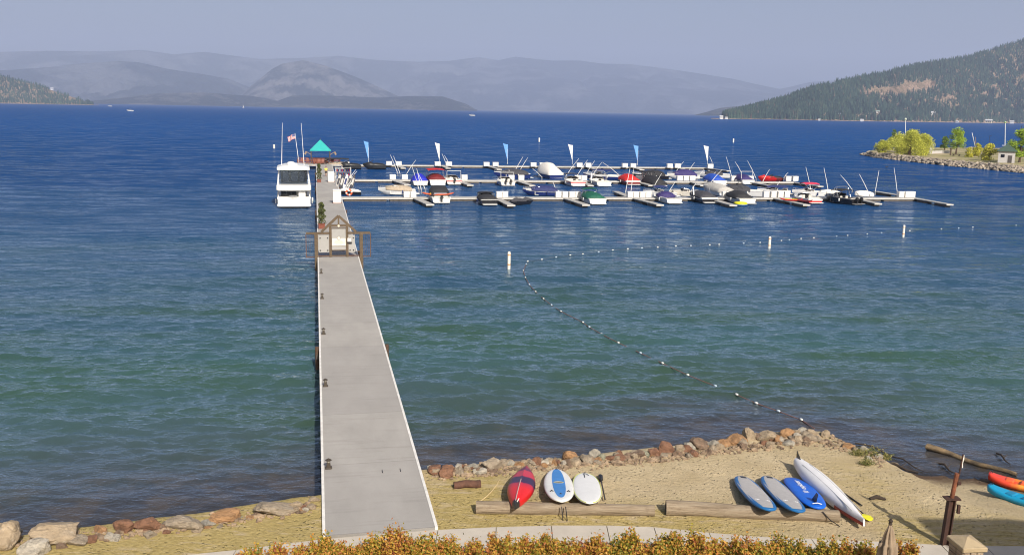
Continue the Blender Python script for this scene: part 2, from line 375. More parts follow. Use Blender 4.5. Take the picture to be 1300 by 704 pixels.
# the steepness of the ripples varies in patches: calm patches mirror more sky, ruffled ones less
far_ = g.ramp(lg, [(.5, 0.0), (.75, 1.0)])
rfa = g.math('MULTIPLY', g.math('ADD', .25, g.math('MULTIPLY', g.ramp(rip, [(.40, 0.0), (.50, .4), (.62, 1.0)]), 1.6)), g.math('ADD', .45, g.ramp(rip2, [(.38, 0.0), (.62, 1.0)])))
rf = g.math('ADD', g.math('MULTIPLY', rfa, far_), g.math('MULTIPLY', g.math('ADD', .78, g.math('MULTIPLY', gust, .7)), g.math('SUBTRACT', 1.0, far_)))
upn = g.add('ShaderNodeCombineXYZ', {0: 0.0, 1: 0.0, 2: 1.0}).outputs[0]      # light coming back up out of the water does not follow the facets
dif = g.add('ShaderNodeBsdfDiffuse', {'Color': body, 'Normal': upn})
glo = g.add('ShaderNodeBsdfGlossy', {'Color': (.80, .90, 1.0, 1), 'Roughness': .06, 'Normal': bp.outputs[0]})
fr = g.add('ShaderNodeFresnel', {'IOR': 1.33, 'Normal': bp.outputs[0]})
cap = g.ramp(lg, [(.15, 1.0), (.42, 1.05), (.55, .86), (.65, .62), (.78, .36), (1.0, .18)])
fac = g.math('MINIMUM', g.math('MULTIPLY', g.math('MULTIPLY', g.math('MULTIPLY', fr.outputs[0], 1.35), cap), rf), .7)
trn = g.add('ShaderNodeBsdfTransparent', {'Color': (.55, .62, .62, 1)})
sh = g.ramp(lg, [(0.02, .85), (.10, .5), (.22, .2), (.32, 0.0)])
m1 = g.add('ShaderNodeMixShader', {0: sh, 1: dif.outputs[0], 2: trn.outputs[0]})
m2 = g.add('ShaderNodeMixShader', {0: fac, 1: m1.outputs[0], 2: glo.outputs[0]})
g.link(m2.outputs[0], g.out.inputs['Surface']); g.t.nodes.remove(g.b)
tag(npmesh('lake_water', np.stack([X, Y, wz], -1).reshape(-1, 3), gridfaces(*X.shape), wm, True, {'offshore': DEP.ravel()}), kind='structure')

# ---- footpath along the beach (poured slabs)
path_m, g = newmat('pale concrete path')
tc = g.add('ShaderNodeTexCoord').outputs['Object']
cc = g.ramp(g.noise(tc, 1.3, 6, .6), [(.3, (.43, .385, .325)), (.7, (.53, .475, .40))])
cc = g.mix(g.math('MULTIPLY', g.ramp(g.noise(tc, 22, 3, .6), [(.6, 0.0), (.75, 1.0)]), .35), cc, (.30, .26, .21))
g.link(cc, g.b.inputs['Base Color']); g.b.inputs['Roughness'].default_value = .9
far_px = [(120, 716), (220, 706), (300, 698), (410, 684.5), (480, 678), (556, 672.5), (630, 669), (700, 667), (770, 667), (830, 669), (900, 676), (960, 681), (1030, 684), (1100, 687), (1150, 689), (1195, 692), (1250, 693), (1320, 693), (1420, 697)]
FP = [P(x, y, 1.0) for x, y in far_px]
k = MB(); line = MB()
for i in range(len(FP) - 1):
    a, b = FP[i], FP[i + 1]; wv = Vector((0.0, -1.75, 0)); e = (b - a) * .012 / max((b - a).length, .1)
    k.prism([(a + e)[:2], (b - e)[:2], (b - e + wv)[:2], (a + e + wv)[:2]][::-1], .7, 1.015)
tag(k.build('footpath', path_m), kind='structure')

# ---- hills and far mountains
def interp(px, pts): return np.interp(px, [p[0] for p in pts], [p[1] for p in pts])
def ridge_mesh(name, m, prof, base, dist, depth, x0, x1, nx=260, nv=46, rough=.22, seed=1, treeh=0.0, back=.7):
    """terrain whose skyline is read from the profile; shore at 'dist', ridge 'depth' further back"""
    px = np.linspace(x0, x1, nx); vs = np.concatenate([np.linspace(0, 1, nv), np.linspace(1, 1 + back, 10)[1:]])
    V = np.zeros((len(vs), nx, 3))
    for i, p in enumerate(px):
        yb = interp(p, base); yr = interp(p, prof)
        A = P(p, yb, 0) if dist is None else None
        d = ray(p, yr); hd = math.hypot(d.x, d.y); d0 = Vector((d.x / hd, d.y / hd))
        D0 = math.hypot(A.x, A.y) if A is not None else (dist(p) if callable(dist) else dist)
        dp = depth(p) if callable(depth) else depth
        zr = max(H + d.z / hd * (D0 + dp) - treeh, 1.0)
        for j, v in enumerate(vs):
            D = D0 + dp * v
            V[j, i] = (d0.x * D, d0.y * D, zr * (v if v <= 1 else 1 - (v - 1) * 1.1))
    U, VV = np.meshgrid(px, vs)
    sx, sy = V[..., 0], V[..., 1]; L = (depth(650) if callable(depth) else depth)
    nz = fbm(sx / (L * .30) + seed, sy / (L * .6) + seed, seed, 7, 2.1, .56)
    rid = 1 - np.abs(fbm(sx / (L * .20) + 5 + seed, sy / (L * .8), seed + 3, 6, 2.0, .58)) * 2
    zr = V[int(nv - 1), :, 2][None, :]
    t = np.clip(VV, 0, 1); shape = t * .62 + .38 * t * t
    env = np.sin(np.pi * np.clip(VV, 0, 1)) ** .8
    z = np.where(VV <= 1, zr * shape, V[..., 2]) + zr * rough * (nz * 1.1 + (rid - .6) * .55) * env
    z = np.where(VV <= 1, np.minimum(z, zr * (.08 + .92 * np.clip(VV, 0, 1))), z)
    V[..., 2] = np.where(VV <= 0.001, -3, np.maximum(z, 1.0))
    o = npmesh(name, V.reshape(-1, 3), gridfaces(len(vs), nx), m, True)
    tag(o, kind='structure'); return V, px, vs
def mountain_mat(name, forest, tan, lo, hi, sc_):
    m, g = newmat(name); pos = g.add('ShaderNodeNewGeometry').outputs['Position']
    n1 = g.noise(g.map(pos, (1, 1, 1.6)), sc_, 8, .66); n2 = g.noise(pos, sc_ * 9, 6, .7)
    f = g.mix(g.ramp(n2, [(.35, 0.0), (.65, 1.0)]), tuple(c * .35 for c in forest), tuple(c * 1.9 for c in forest))
    c = g.mix(g.ramp(n1, [(lo, 0.0), (hi, 1.0)]), f, tan); g.link(c, g.b.inputs['Base Color'])
    g.b.inputs['Roughness'].default_value = 1; g.b.inputs['Specular IOR Level'].default_value = 0
    bp = g.add('ShaderNodeBump', {'Strength': 1.0, 'Distance': 120, 'Height': n2}); g.link(bp.outputs[0], g.b.inputs['Normal'])
    return m
mm_far = mountain_mat('far forested mountain', (.014, .028, .03), (.17, .18, .19), .48, .61, .0013)
mm_rock = mountain_mat('far rocky mountain', (.02, .034, .034), (.30, .285, .27), .44, .58, .0022)
mm_low = mountain_mat('far wooded shore', (.014, .028, .026), (.22, .21, .19), .50, .66, .003)
L1 = [(-300, 70), (-200, 62), (-120, 68), (-60, 64), (0, 66), (65, 64.5), (130, 65.5), (180, 63.5), (220, 69), (260, 66), (290, 70), (330, 75), (380, 74), (430, 71), (480, 76.5), (530, 78.5), (570, 77.5), (607, 72.5), (633, 76.5), (654, 72), (680, 75), (701, 77), (736, 77), (766, 81), (800, 81.5), (852, 88), (895, 94.5), (930, 100), (960, 107), (990, 113), (1030, 104), (1100, 100), (1250, 110), (1400, 105), (1600, 110)]
wl = [(-400, 122), (1700, 162)]
ridge_mesh('far_mountains', mm_far, L1, wl, 13000, 4200, -300, 1600, 620, 80, .55, 2)
ridge_mesh('rocky_mountain', mm_rock, [(290, 133), (320, 108), (345, 88), (358, 81), (385, 76.5), (412, 83), (450, 97), (480, 110), (505, 122), (540, 138)], wl, 9200, 1600, 285, 545, 220, 60, .42, 5)
ridge_mesh('wooded_mountain', mm_far, [(-200, 96), (-60, 92), (10, 89), (60, 85.5), (100, 81), (150, 77.5), (175, 79), (215, 88), (250, 93), (290, 100), (330, 116), (370, 128), (400, 136)], wl, 9800, 2100, -200, 400, 320, 70, .45, 8)
ridge_mesh('low_wooded_hills', mm_low, [(90, 131), (150, 124.5), (200, 118.5), (260, 117.5), (320, 122), (352, 128), (372, 121), (420, 121.5), (480, 124), (520, 122), (562, 122.5), (592, 132), (604, 139)], wl, 7600, 600, 90, 606, 320, 40, .3, 11)
ridge_mesh('distant_point', mm_low, [(880, 146.5), (898, 142), (915, 137), (935, 135), (990, 130), (1060, 131)], wl, 6500, 520, 878, 1060, 60, 16, .12, 14)

# ---- the two forested hills nearer the camera
hill_m, g = newmat('dry hillside')
pos = g.add('ShaderNodeNewGeometry').outputs['Position']
n1 = g.noise(pos, .012, 7, .65); n2 = g.noise(pos, .08, 5, .7)
c = g.mix(g.ramp(n2, [(.35, 0.0), (.65, 1.0)]), g.ramp(n1, [(.35, (.30, .20, .15)), (.65, (.44, .31, .24))]), (.11, .10, .05))
g.link(c, g.b.inputs['Base Color']); g.b.inputs['Roughness'].default_value = 1; g.b.inputs['Specular IOR Level'].default_value = 0
RB = [(900, 150.8), (910, 151), (980, 151.7), (1040, 153), (1140, 154.6), (1300, 156.9), (1600, 162)]
RR = [(902, 150.5), (908, 145), (925, 139.5), (950, 133.5), (1000, 119.5), (1030, 108), (1060, 101), (1100, 92.5), (1125, 88.5), (1150, 81), (1200, 73), (1225, 69.5), (1260, 59), (1300, 47), (1400, 26), (1600, 10)]
VR, pxR, vR = ridge_mesh('forested_hill', hill_m, RR, RB, None, lambda p: 120 + 700 * float(sstep(905, 1250, p)), 903, 1600, 260, 60, .13, 21, treeh=17)
LB = [(-300, 125), (0, 129.2), (125, 131.2)]
LR = [(-300, 78), (-60, 86), (0, 91.5), (20, 97), (50, 104), (75, 113), (100, 120.5), (116, 127), (124, 130.5)]
VL, pxL, vL = ridge_mesh('forested_headland', hill_m, LR, LB, 4200, lambda p: 60 + 420 * float(sstep(125, 0, p)), -300, 125, 150, 40, .12, 23, treeh=17)
con_m, g = newmat('conifer needles')
tint = g.add('ShaderNodeAttribute', attribute_name='tint').outputs['Fac']
pos = g.add('ShaderNodeNewGeometry').outputs['Position']
c = g.ramp(tint, [(0.0, (.018, .040, .032)), (.35, (.045, .092, .070)), (.65, (.085, .140, .092)), (.84, (.125, .165, .095)), (.93, (.14, .12, .08)), (1.0, (.19, .13, .10))])
c = g.mix(g.math('MULTIPLY', g.noise(pos, .5, 3, .7), .5), c, (.02, .03, .02))
g.link(c, g.b.inputs['Base Color']); g.b.inputs['Roughness'].default_value = 1; g.b.inputs['Specular IOR Level'].default_value = .05
def forest(name, V, vs, n, clear, hmin, hmax, label, seed):
    rs = np.random.RandomState(seed); ny, nx = V.shape[:2]
    vv = rs.rand(n) ** .9 * 1.12; uu = rs.rand(n) * (nx - 1)
    j = np.clip(np.searchsorted(vs, vv) - 1, 0, ny - 2); i = uu.astype(int).clip(0, nx - 2); fu = uu - i; fv = (vv - vs[j]) / (vs[j + 1] - vs[j])
    B = (V[j, i] * ((1 - fu) * (1 - fv))[:, None] + V[j, i + 1] * (fu * (1 - fv))[:, None] + V[j + 1, i] * ((1 - fu) * fv)[:, None] + V[j + 1, i + 1] * (fu * fv)[:, None])
    den = fbm(B[:, 0] / 160, B[:, 1] / 160, seed, 4) * .7 + .98 - clear(B, vv)
    keep = (rs.rand(n) < den) & (B[:, 2] > 1.5); B = B[keep]; n = len(B)
    print(name, n)
    hgt = rs.uniform(hmin, hmax, n) * (.8 + .4 * rs.rand(n)); rad = hgt * rs.uniform(.12, .2, n)
    tnt = np.clip(rs.beta(1.6, 3.2, n) + .3 * fbm(B[:, 0] / 90, B[:, 1] / 90, seed + 1, 3) + (rs.rand(n) < .05) * .6, 0, 1)
    ns = 5; tiers = [(0.02, 1.0, .42), (.26, .80, .66), (.50, .55, .86), (.72, .30, 1.0)]
    VV = []; FF = []; TT = []; off = 0; a0 = rs.rand(n) * 6.28; lean = rs.normal(0, .02, (n, 2))
    for zb, rr, zt in tiers:
        ring = np.zeros((n, ns + 1, 3)); jit = rs.uniform(.65, 1.3, (n, ns))
        for k_ in range(ns):
            an = a0 + k_ * 2 * math.pi / ns
            ring[:, k_, 0] = B[:, 0] + np.cos(an) * rad * rr * jit[:, k_]; ring[:, k_, 1] = B[:, 1] + np.sin(an) * rad * rr * jit[:, k_]
            ring[:, k_, 2] = B[:, 2] + hgt * (zb + rs.uniform(-.06, .06, n))
        ring[:, ns, 0] = B[:, 0] + lean[:, 0] * hgt; ring[:, ns, 1] = B[:, 1] + lean[:, 1] * hgt; ring[:, ns, 2] = B[:, 2] + hgt * zt
        VV.append(ring.reshape(-1, 3)); base = off + np.arange(n)[:, None] * (ns + 1)
        for k_ in range(ns): FF.append(np.concatenate([base + k_, base + (k_ + 1) % ns, base + ns], 1))
        TT.append(np.repeat(tnt, ns + 1)); off += n * (ns + 1)
    o = npmesh(name, np.concatenate(VV), np.concatenate(FF), con_m, False, {'tint': np.concatenate(TT)})
    return tag(o, label, 'forest', kind='stuff')
def near_px(B, cx, cy, rx, ry):
    d = B - np.array(CAM); wz = d @ np.array(fw); sx = 650 + F * (d @ np.array(rt)) / wz; sy = 352 - F * (d @ np.array(up)) / wz
    return np.exp(-((sx - cx) / rx) ** 2 - ((sy - cy) / ry) ** 2)
def clearR(B, vv):
    c = 0
    for q in ((1166, 111, 30, 8), (1122, 117, 28, 6), (1210, 124, 20, 7), (1090, 148, 14, 3), (1262, 111, 9, 4), (1295, 101, 8, 4), (1182, 106, 10, 4), (1058, 109, 10, 2), (1048, 147, 5, 3), (1065, 148, 6, 3), (1114, 145, 4, 3), (1184, 148, 5, 3)): c = c + 1.15 * near_px(B, *q)
    return c + .8 * (vv < .012)
def clearL(B, vv):
    c = 0
    for q in ((68, 116, 9, 4), (92, 125, 8, 5), (108, 128, 6, 3), (44, 114, 2, 4)): c = c + 1.1 * near_px(B, *q)
    return c + .5 * (vv < .02)
forest('conifer_forest', VR, vR, 52000, clearR, 13, 21, 'dense dark conifer forest covering the hill across the bay', 31)
forest('headland_forest', VL, vL, 9000, clearL, 11, 17, 'dark conifer wood covering the small headland on the far left', 33)

# ---- air
hz = MB().box((0, 12600, 860), (44000, 27000, 1732)).build('haze', None)
hm = bpy.data.materials.new('haze air'); hm.use_nodes = True; ht = hm.node_tree
ht.nodes.remove(ht.nodes['Principled BSDF'])
pv = ht.nodes.new('ShaderNodeVolumePrincipled'); pv.inputs['Color'].default_value = (.585, .665, .865, 1); pv.inputs['Density'].default_value = .00010
pv.inputs['Anisotropy'].default_value = 0.0
ht.links.new(pv.outputs[0], ht.nodes['Material Output'].inputs['Volume'])
hz.data.materials.append(hm); tag(hz, kind='stuff')
# ================================================================== PIER
pa, pb = P(410, 677, 1.06), P(556, 671, 1.06); ga, gb = P(403, 326, 1.06), P(456, 326, 1.06)
p0 = (pa + pb) / 2; p1 = (ga + gb) / 2; PDIR = (p1 - p0); PDIR.z = 0; PDIR.normalize()
PANG = math.atan2(-PDIR.x, PDIR.y); PX = Vector((PDIR.y, -PDIR.x, 0))
PW = abs((pb - pa).dot(PX)) * .5 + abs((gb - ga).dot(PX)) * .5; ZP = 1.06
pend = (P(399, 208, ZP) + P(425, 208, ZP)) / 2; PLEN = (pend - p0).dot(PDIR)
p0 = Vector((p0.x, p0.y, 0))
def pier_pt(v, u=0.0, z=ZP):                         # v metres out along the pier, u across
    q = p0 + PDIR * v + PX * u; return Vector((q.x, q.y, z))
def pier_v(px, py, z=ZP): return (P(px, py, z) - p0).dot(PDIR)
pier = thing('pier', 'long pale grey concrete pier with white edges running out from the beach', 'pier', p0, PANG)
deck_m, g = newmat('brushed concrete deck'); tc = g.add('ShaderNodeTexCoord').outputs['Object']
sp = g.add('ShaderNodeSeparateXYZ', {'Vector': tc}).outputs
pan = g.add('ShaderNodeTexWhiteNoise', noise_dimensions='1D'); g.link(g.math('FLOOR', g.math('DIVIDE', sp[1], 5.2)), pan.inputs['W'])
cc = g.ramp(g.noise(g.map(tc, (1, .45, 1)), .8, 6, .62), [(.3, (.305, .288, .266)), (.7, (.385, .363, .337))])
cc = g.mix(g.math('MULTIPLY', pan.outputs[0], .42), cc, (.27, .255, .245))
cc = g.mix(g.math('MULTIPLY', g.ramp(g.noise(g.map(tc, (.25, 3.0, 1)), 1.6, 5, .7), [(.54, 0.0), (.72, 1.0)]), .4), cc, (.21, .195, .18))
cc = g.mix(g.math('MULTIPLY', g.ramp(g.noise(tc, 30, 3, .6), [(.6, 0.0), (.75, 1.0)]), .25), cc, (.46, .44, .41))
jf = g.math('FRACT', g.math('DIVIDE', sp[1], 5.2)); jl = g.math('LESS_THAN', jf, .006)
cc = g.mix(g.math('MULTIPLY', jl, .4), cc, (.10, .09, .085))
g.link(cc, g.b.inputs['Base Color']); g.b.inputs['Roughness'].default_value = .85
bp = g.add('ShaderNodeBump', {'Strength': .25, 'Distance': .02, 'Height': g.noise(g.map(tc, (12, 2, 1)), 6, 3, .6)}); g.link(bp.outputs[0], g.b.inputs['Normal'])
k = MB(); y = 0.0; n_ = int(PLEN / 5.2); st = PLEN / n_
k.box((0, PLEN / 2, ZP - .17), (PW - .16, PLEN, .34))
k.build('deck', deck_m, pier)
for s in (-1, 1):
    k = MB()
    k.box((s * (PW / 2 - .04), PLEN / 2, ZP - .165), (.085, PLEN, .36))
    k.build('edge_trim', mat('white painted kerb', (.72, .70, .66), .6, var=.18, scale=3), pier)
for i in range(4, n_, 6): MB().box((0, i * st, ZP - .47), (PW + .3, .3, .25)).build('cross_beam', dock_side, pier)
for i in range(4, n_, 6):
    for s in (-1, 1): MB().tube([(s * (PW / 2 + .11), i * st, -3), (s * (PW / 2 + .11), i * st, ZP + .02)], .1, 10).build('pile', mat('rusty pile', (.09, .05, .03), .8, var=.4, bump=.4), pier)
for u in (.35, .95): MB().box((u, pier_v(500, 600) + .2, ZP + .012), (.02, .25, .024)).build('rope_cleat', black_pl, pier)

# dock lights along the left edge
lm = mat('brown light housing', (.055, .042, .03), .5, var=.2)
for i, (px, py) in enumerate(((416, 594), (412, 490), (409.3, 424), (407, 379), (405.6, 347))):
    v = pier_v(px, py); t = thing('dock_light', ['nearest', 'second nearest', 'middle', 'second farthest', 'farthest'][i] + ' small brown pagoda light on the left edge of the pier', 'dock light', pier_pt(v, -PW / 2 + .24), PANG, 'lights on the left edge of the pier')
    t.scale = (.85, .85, .85)
    MB().box((0, 0, .03), (.26, .26, .06), bev=.015).box((0, 0, .15), (.17, .17, .2), taper=.8).build('housing', lm, t)
    k = MB().lathe([(.06, .25), (.065, .27), (.065, .33), (.05, .34)], n=10); k.build('lens', mat('pale lens', (.35, .32, .25), .2), t)
    MB().lathe([(.13, .335), (.125, .35), (.05, .40), (.01, .42)], n=10).build('cap', lm, t)

# ------------------------------------------------------------------ timber gate
gate_wood = mat('golden brown timber', (.115, .077, .043), .6, var=.35, scale=6, bump=.3)
gv = pier_v(429, 326); G = thing('timber_gate', 'brown timber entrance gate with a gabled top across the pier', 'gate', pier_pt(gv), PANG)
px2m = PXM(pier_pt(gv)); cx0 = (401 + 458.5) / 2
X_ = lambda px: (px - 429.6) * px2m
Zt = 29.3 * px2m * 1.015
for px in (402.5, 458.5): MB().box((X_(px), 0, Zt / 2 - .55), (.29, .29, Zt + 1.1), bev=.02).build('post', gate_wood, G)
for px in (420, 441): MB().box((X_(px), 0, (Zt + .55) / 2), (.18, .2, Zt + .55)).build('door_post', gate_wood, G)
MB().box((X_(390) * .5 + X_(420) * .5, 0, Zt + .05), (X_(420) - X_(390), .2, .17)).build('rail', gate_wood, G)
MB().box((X_(441) * .5 + X_(470) * .5, 0, Zt + .05), (X_(470) - X_(441), .2, .17)).build('rail', gate_wood, G)
zr = Zt + .05; zp = zr + 22 * px2m
MB().bar((X_(409), 0, zr + .1), (X_(430.5), 0, zp), .16, .19).build('rafter', gate_wood, G)
MB().bar((X_(452), 0, zr + .1), (X_(430.5), 0, zp - .01), .155, .185).build('rafter', gate_wood, G)
MB().box((X_(430.5), 0, zr + .60), (X_(441) - X_(420) + .5, .17, .17)).build('tie_beam', gate_wood, G)
MB().box((X_(430.5), 0, (zr + .68 + zp - .1) / 2), (.13, .15, zp - .1 - zr - .68)).build('king_post', gate_wood, G)
MB().lathe([(.09, -.02), (.09, .02)], n=14).build('lamp', mat('cream lamp', (.7, .66, .5), .4), G).matrix_local = Matrix.Translation((X_(430.5), -.1, zr + .6)) @ Matrix.Rotation(R(90), 4, 'X')
rustm = mat('rusty bar', (.12, .058, .036), .7, var=.3)
for a, b in ((390, 401), (460, 470)):
    k = MB(); xa, xb = X_(a), X_(b); outer = xa if a < 420 else xb
    k.box((outer, 0, Zt * .5 - .02), (.07, .07, Zt)); k.box(((xa + xb) / 2, 0, .02), (abs(xb - xa), .05, .06))
    for q in range(1, 4): k.tube([((xa + (xb - xa) * q / 4), 0, .05), (xa + (xb - xa) * q / 4, 0, Zt - .02)], .008, 5)
    k.build('wing_screen', rustm, G)
glass_m, g = newmat('clear gate glass')
tr = g.add('ShaderNodeBsdfTransparent', {'Color': (.93, .95, .95, 1)}); gl = g.add('ShaderNodeBsdfGlossy', {'Roughness': .03})
fr = g.add('ShaderNodeFresnel', {'IOR': 1.45}); mx = g.add('ShaderNodeMixShader', {0: fr.outputs[0], 1: tr.outputs[0], 2: gl.outputs[0]}); g.link(mx.outputs[0], g.out.inputs['Surface'])
frost = mat('frosted panel', (.36, .35, .335), .4, var=.06)
for a, b, zt in ((405.5, 418.5, Zt - .12), (442.5, 450.5, Zt - .12)):
    gp = MB().box(((X_(a) + X_(b)) / 2, .02, (zt + .38) / 2), (X_(b) - X_(a), .03, zt - .38)).build('panel', frost, G)
    for xx in (X_(a) + .12, X_(b) - .12):
        for zz in (.55, zt - .22): MB().box((xx, -.015, zz), (.09, .05, .09)).build('fixing', black_pl, gp)
door = MB()
xa, xb = X_(421.3), X_(439.7); zt = Zt + .45
for b_ in (((xa, 0, .1), (xa, 0, zt)), ((xb, 0, .1), (xb, 0, zt)), ((xa, 0, zt), (xb, 0, zt)), ((xa, 0, .12), (xb, 0, .12)), ((xa, 0, .55), (xb, 0, .55))): door.bar(*b_, .07, .06)
door = door.build('door', gate_wood, G)
MB().box(((xa + xb) / 2, .02, (zt + .55) / 2), (xb - xa - .07, .025, zt - .62)).build('door_panel', frost, door)
sgn = MB().box(((xa + xb) / 2, -.05, 1.22), (xb - xa - .08, .03, .62), bev=.01).build('sign', mat('cream sign', (.74, .68, .58), .5, var=.06), G)
k = MB()
for q, wd in enumerate((.55, .62, .7, .5)): k.box(((xa + xb) / 2, -.0685, 1.34 - q * .1), (wd, .003, .022))
k.build('sign_lettering', mat('grey lettering', (.4, .36, .32), .6), sgn)
em = MB().lathe([(.13, -.012), (.15, -.01), (.15, .01), (.13, .012)], n=20).build('emblem', mat('grey emblem rim', (.3, .28, .26), .5), sgn); em.matrix_local = Matrix.Translation(((xa + xb) / 2, -.078, 1.55)) @ Matrix.Rotation(R(90), 4, 'X')
ei = MB().lathe([(.11, -.005), (.11, .005)], n=20).build('emblem_face', mat('cream sign', (1,1,1)), sgn); ei.matrix_local = Matrix.Translation(((xa + xb) / 2, -.0925, 1.55)) @ Matrix.Rotation(R(90), 4, 'X')
kk = MB()
for q in range(14):
    a, b = q / 14, (q + 1) / 14; x0_, x1_ = X_(406), X_(450)
    kk.bar((x0_ + (x1_ - x0_) * a, .06, .12 + .42 * math.sin(a * math.pi)), (x0_ + (x1_ - x0_) * b, .06, .12 + .42 * math.sin(b * math.pi)), .06, .07)
for q in (.2, .35, .5, .65, .8): kk.bar((x0_ + (x1_ - x0_) * q, .06, .1), (x0_ + (x1_ - x0_) * q, .06, .12 + .42 * math.sin(q * math.pi)), .04)
kk.build('arched_brace', mat('dark blue steel', (.03, .035, .07), .4), G)
MB().bar((X_(405), 0, .1), (X_(457), 0, .1), .06, .08).build('sill', rustm, G)
MB().box((X_(443.5), -.14, 1.4), (.3, .12, .3), bev=.02).build('letter_box', white_box, G)
MB().box((X_(444), -.13, 1.19), (.36, .1, .07)).build('shelf', black_pl, G)

# planters with slender shrubs on the left edge of the pier
leaf_pl, g = newmat('shrub leaves'); pos = g.add('ShaderNodeTexCoord').outputs['Object']
g.link(g.ramp(g.noise(pos, 6, 4, .7), [(.3, (.025, .04, .008)), (.55, (.075, .09, .012)), (.8, (.17, .15, .02))]), g.b.inputs['Base Color']); g.b.inputs['Roughness'].default_value = .7
def leaves(n, fpos, size, m, name, parent, seed, droop=0.0, asp=.5):
    """n small bent leaves placed by fpos(rs, n) -> (n,3)"""
    rs = np.random.RandomState(seed); C = fpos(rs, n); n = len(C)
    a = rs.normal(0, 1, (n, 3)); a[:, 2] -= droop; a /= np.linalg.norm(a, axis=1)[:, None]
    b = np.cross(a, rs.normal(0, 1, (n, 3))); b /= np.linalg.norm(b, axis=1)[:, None]
    s = (size * rs.uniform(.6, 1.35, n))[:, None]; nn = np.cross(a, b)
    V = np.stack([C - a * s * .5, C + b * s * asp * .5 + nn * s * .08, C + a * s * .5, C - b * s * asp * .5 + nn * s * .08], 1).reshape(-1, 3)
    return npmesh(name, V, np.arange(4 * n).reshape(n, 4), m, False, {'tint': np.repeat(rs.rand(n), 4)}, parent)
for (px, py, ht, lab) in ((404.5, 290, 2.6, 'wooden planter with a tall slim green shrub just beyond the gate'), (402.5, 231.5, 3.0, 'tall slim green shrub in a planter on the pier beside the yacht')):
    v = pier_v(px, py); t = thing('planter', lab, 'planter', pier_pt(v, -PW / 2 + .45), PANG, 'planters on the left edge of the pier')
    MB().box((0, 0, .25), (.62, .62, .5), bev=.02).box((0, 0, .49), (.7, .7, .06)).build('planter_box', red_wood, t)
    MB().tube([(0, 0, .4), (.03, 0, ht * .8)], .03, 6).build('stem', dark_wood, t)
    def fp(rs, n):
        z = rs.rand(n) ** .8; r = (.38 + .1 * np.sin(z * 23)) * (1 - .55 * z ** 3) * rs.rand(n) ** .4; a = rs.rand(n) * 6.28
        return np.stack([r * np.cos(a), r * np.sin(a), .5 + z * (ht - .5)], 1)
    leaves(1100, fp, .16, leaf_pl, 'foliage', t, int(px))

# ------------------------------------------------------------------ end platform with pavilion
pv_ = PLEN - 4.0; pc = thing('end_platform', 'wide platform with a red brown railing at the far end of the pier', 'platform', pier_pt(PLEN + 2.0, 0), PANG)
xl = (378 - 411) * PXM(pier_pt(PLEN)); xr = (432 - 411) * PXM(pier_pt(PLEN))
MB().box(((xl + xr) / 2, 0, -.2), (xr - xl, 7.0, .4), bev=.03).build('deck', grey_plank, pc)
k = MB()
def rail(a, b):
    a, b = Vector(a), Vector(b); n = max(2, int((b - a).length / .9))
    for q in range(n + 1):
        pt = a.lerp(b, q / n); k.box((pt.x, pt.y, .5), (.12, .12, 1.0))
    for zz, hh_ in ((.96, .1), (.62, .12), (.36, .12)): k.bar((a.x, a.y, zz), (b.x, b.y, zz), .07, hh_)
rail((xl + .1, 3.4, 0), (xr - .1, 3.4, 0)); rail((xl + .1, -3.2, 0), (xl + .1, 3.4, 0)); rail((xr - .1, .5, 0), (xr - .1, 3.4, 0)); rail((xl + .1, -3.3, 0), (-PW / 2 - .3, -3.3, 0))
k.build('railing', red_wood, pc)
gz_ = thing('pavilion', 'open timber pavilion with a bright teal pyramid roof at the pier end', 'pavilion', pier_pt(PLEN + 2.3, (407 - 411) * PXM(pier_pt(PLEN))), PANG)
hw = 13.2 * PXM(pier_pt(PLEN)); hz_ = hw * .8
for sx in (-1, 1):
    for sy in (-1, 1): MB().box((sx * (hw - .25), sy * (hz_ - .25), 1.35), (.2, .2, 2.7)).build('post', dark_wood, gz_)
MB().add([(-hw, -hz_, 2.65), (hw, -hz_, 2.65), (hw, hz_, 2.65), (-hw, hz_, 2.65), (-hw, -hz_, 2.78), (hw, -hz_, 2.78), (hw, hz_, 2.78), (-hw, hz_, 2.78), (0, 0, 5.0)], [(3, 2, 1, 0), (0, 1, 5, 4), (1, 2, 6, 5), (2, 3, 7, 6), (3, 0, 4, 7), (4, 5, 8), (5, 6, 8), (6, 7, 8), (7, 4, 8)]).build('roof', mat('teal roof', (.012, .36, .34), .5, var=.1, scale=1.5), gz_)
MB().lathe([(.08, 4.92), (.1, 5.05), (.02, 5.2)], n=8).build('finial', dark_wood, gz_)
for s in (-1, 1):
    k = MB().bar((s * (hw - .25), -hz_ + .2, 1.9), (s * (hw + .75), -hz_ + .2, 2.5), .11).bar((s * (hw + .75), -hz_ + .2, 2.5), (s * (hw + 1.0), -hz_ + .2, 1.9), .06, .35)
    k.build('bracket', mat('tan timber', (.28, .2, .13), .7), gz_)
MB().box((0, -.4, .52), (2 * hw - 1.2, .6, 1.04), bev=.03).box((0, -.4, 1.07), (2 * hw - .8, .8, .07)).build('counter', red_wood, gz_)
for i, px in enumerate((384, 391, 400, 405, 410, 415, 421)):
    u = (px - 411) * PXM(pier_pt(PLEN)); t = thing('deck_chair', 'red brown slatted wooden chair on the pier head, %s from its left end' % ordinal(i), 'chair', pier_pt(PLEN + (-.4 if i > 1 else 1.0), u, ZP), PANG + (rnd.random() - .5), 'red brown chairs on the pier head')
    MB().box((0, 0, .42), (.6, .55, .06)).build('seat', red_wood, t)
    MB().bar((0, .22, .42), (0, .42, 1.05), .58, .05).build('backrest', red_wood, t)
    for sx in (-.26, .26):
        for sy in (-.22, .24): MB().box((sx, sy, .2), (.06, .06, .4)).build('leg', red_wood, t)

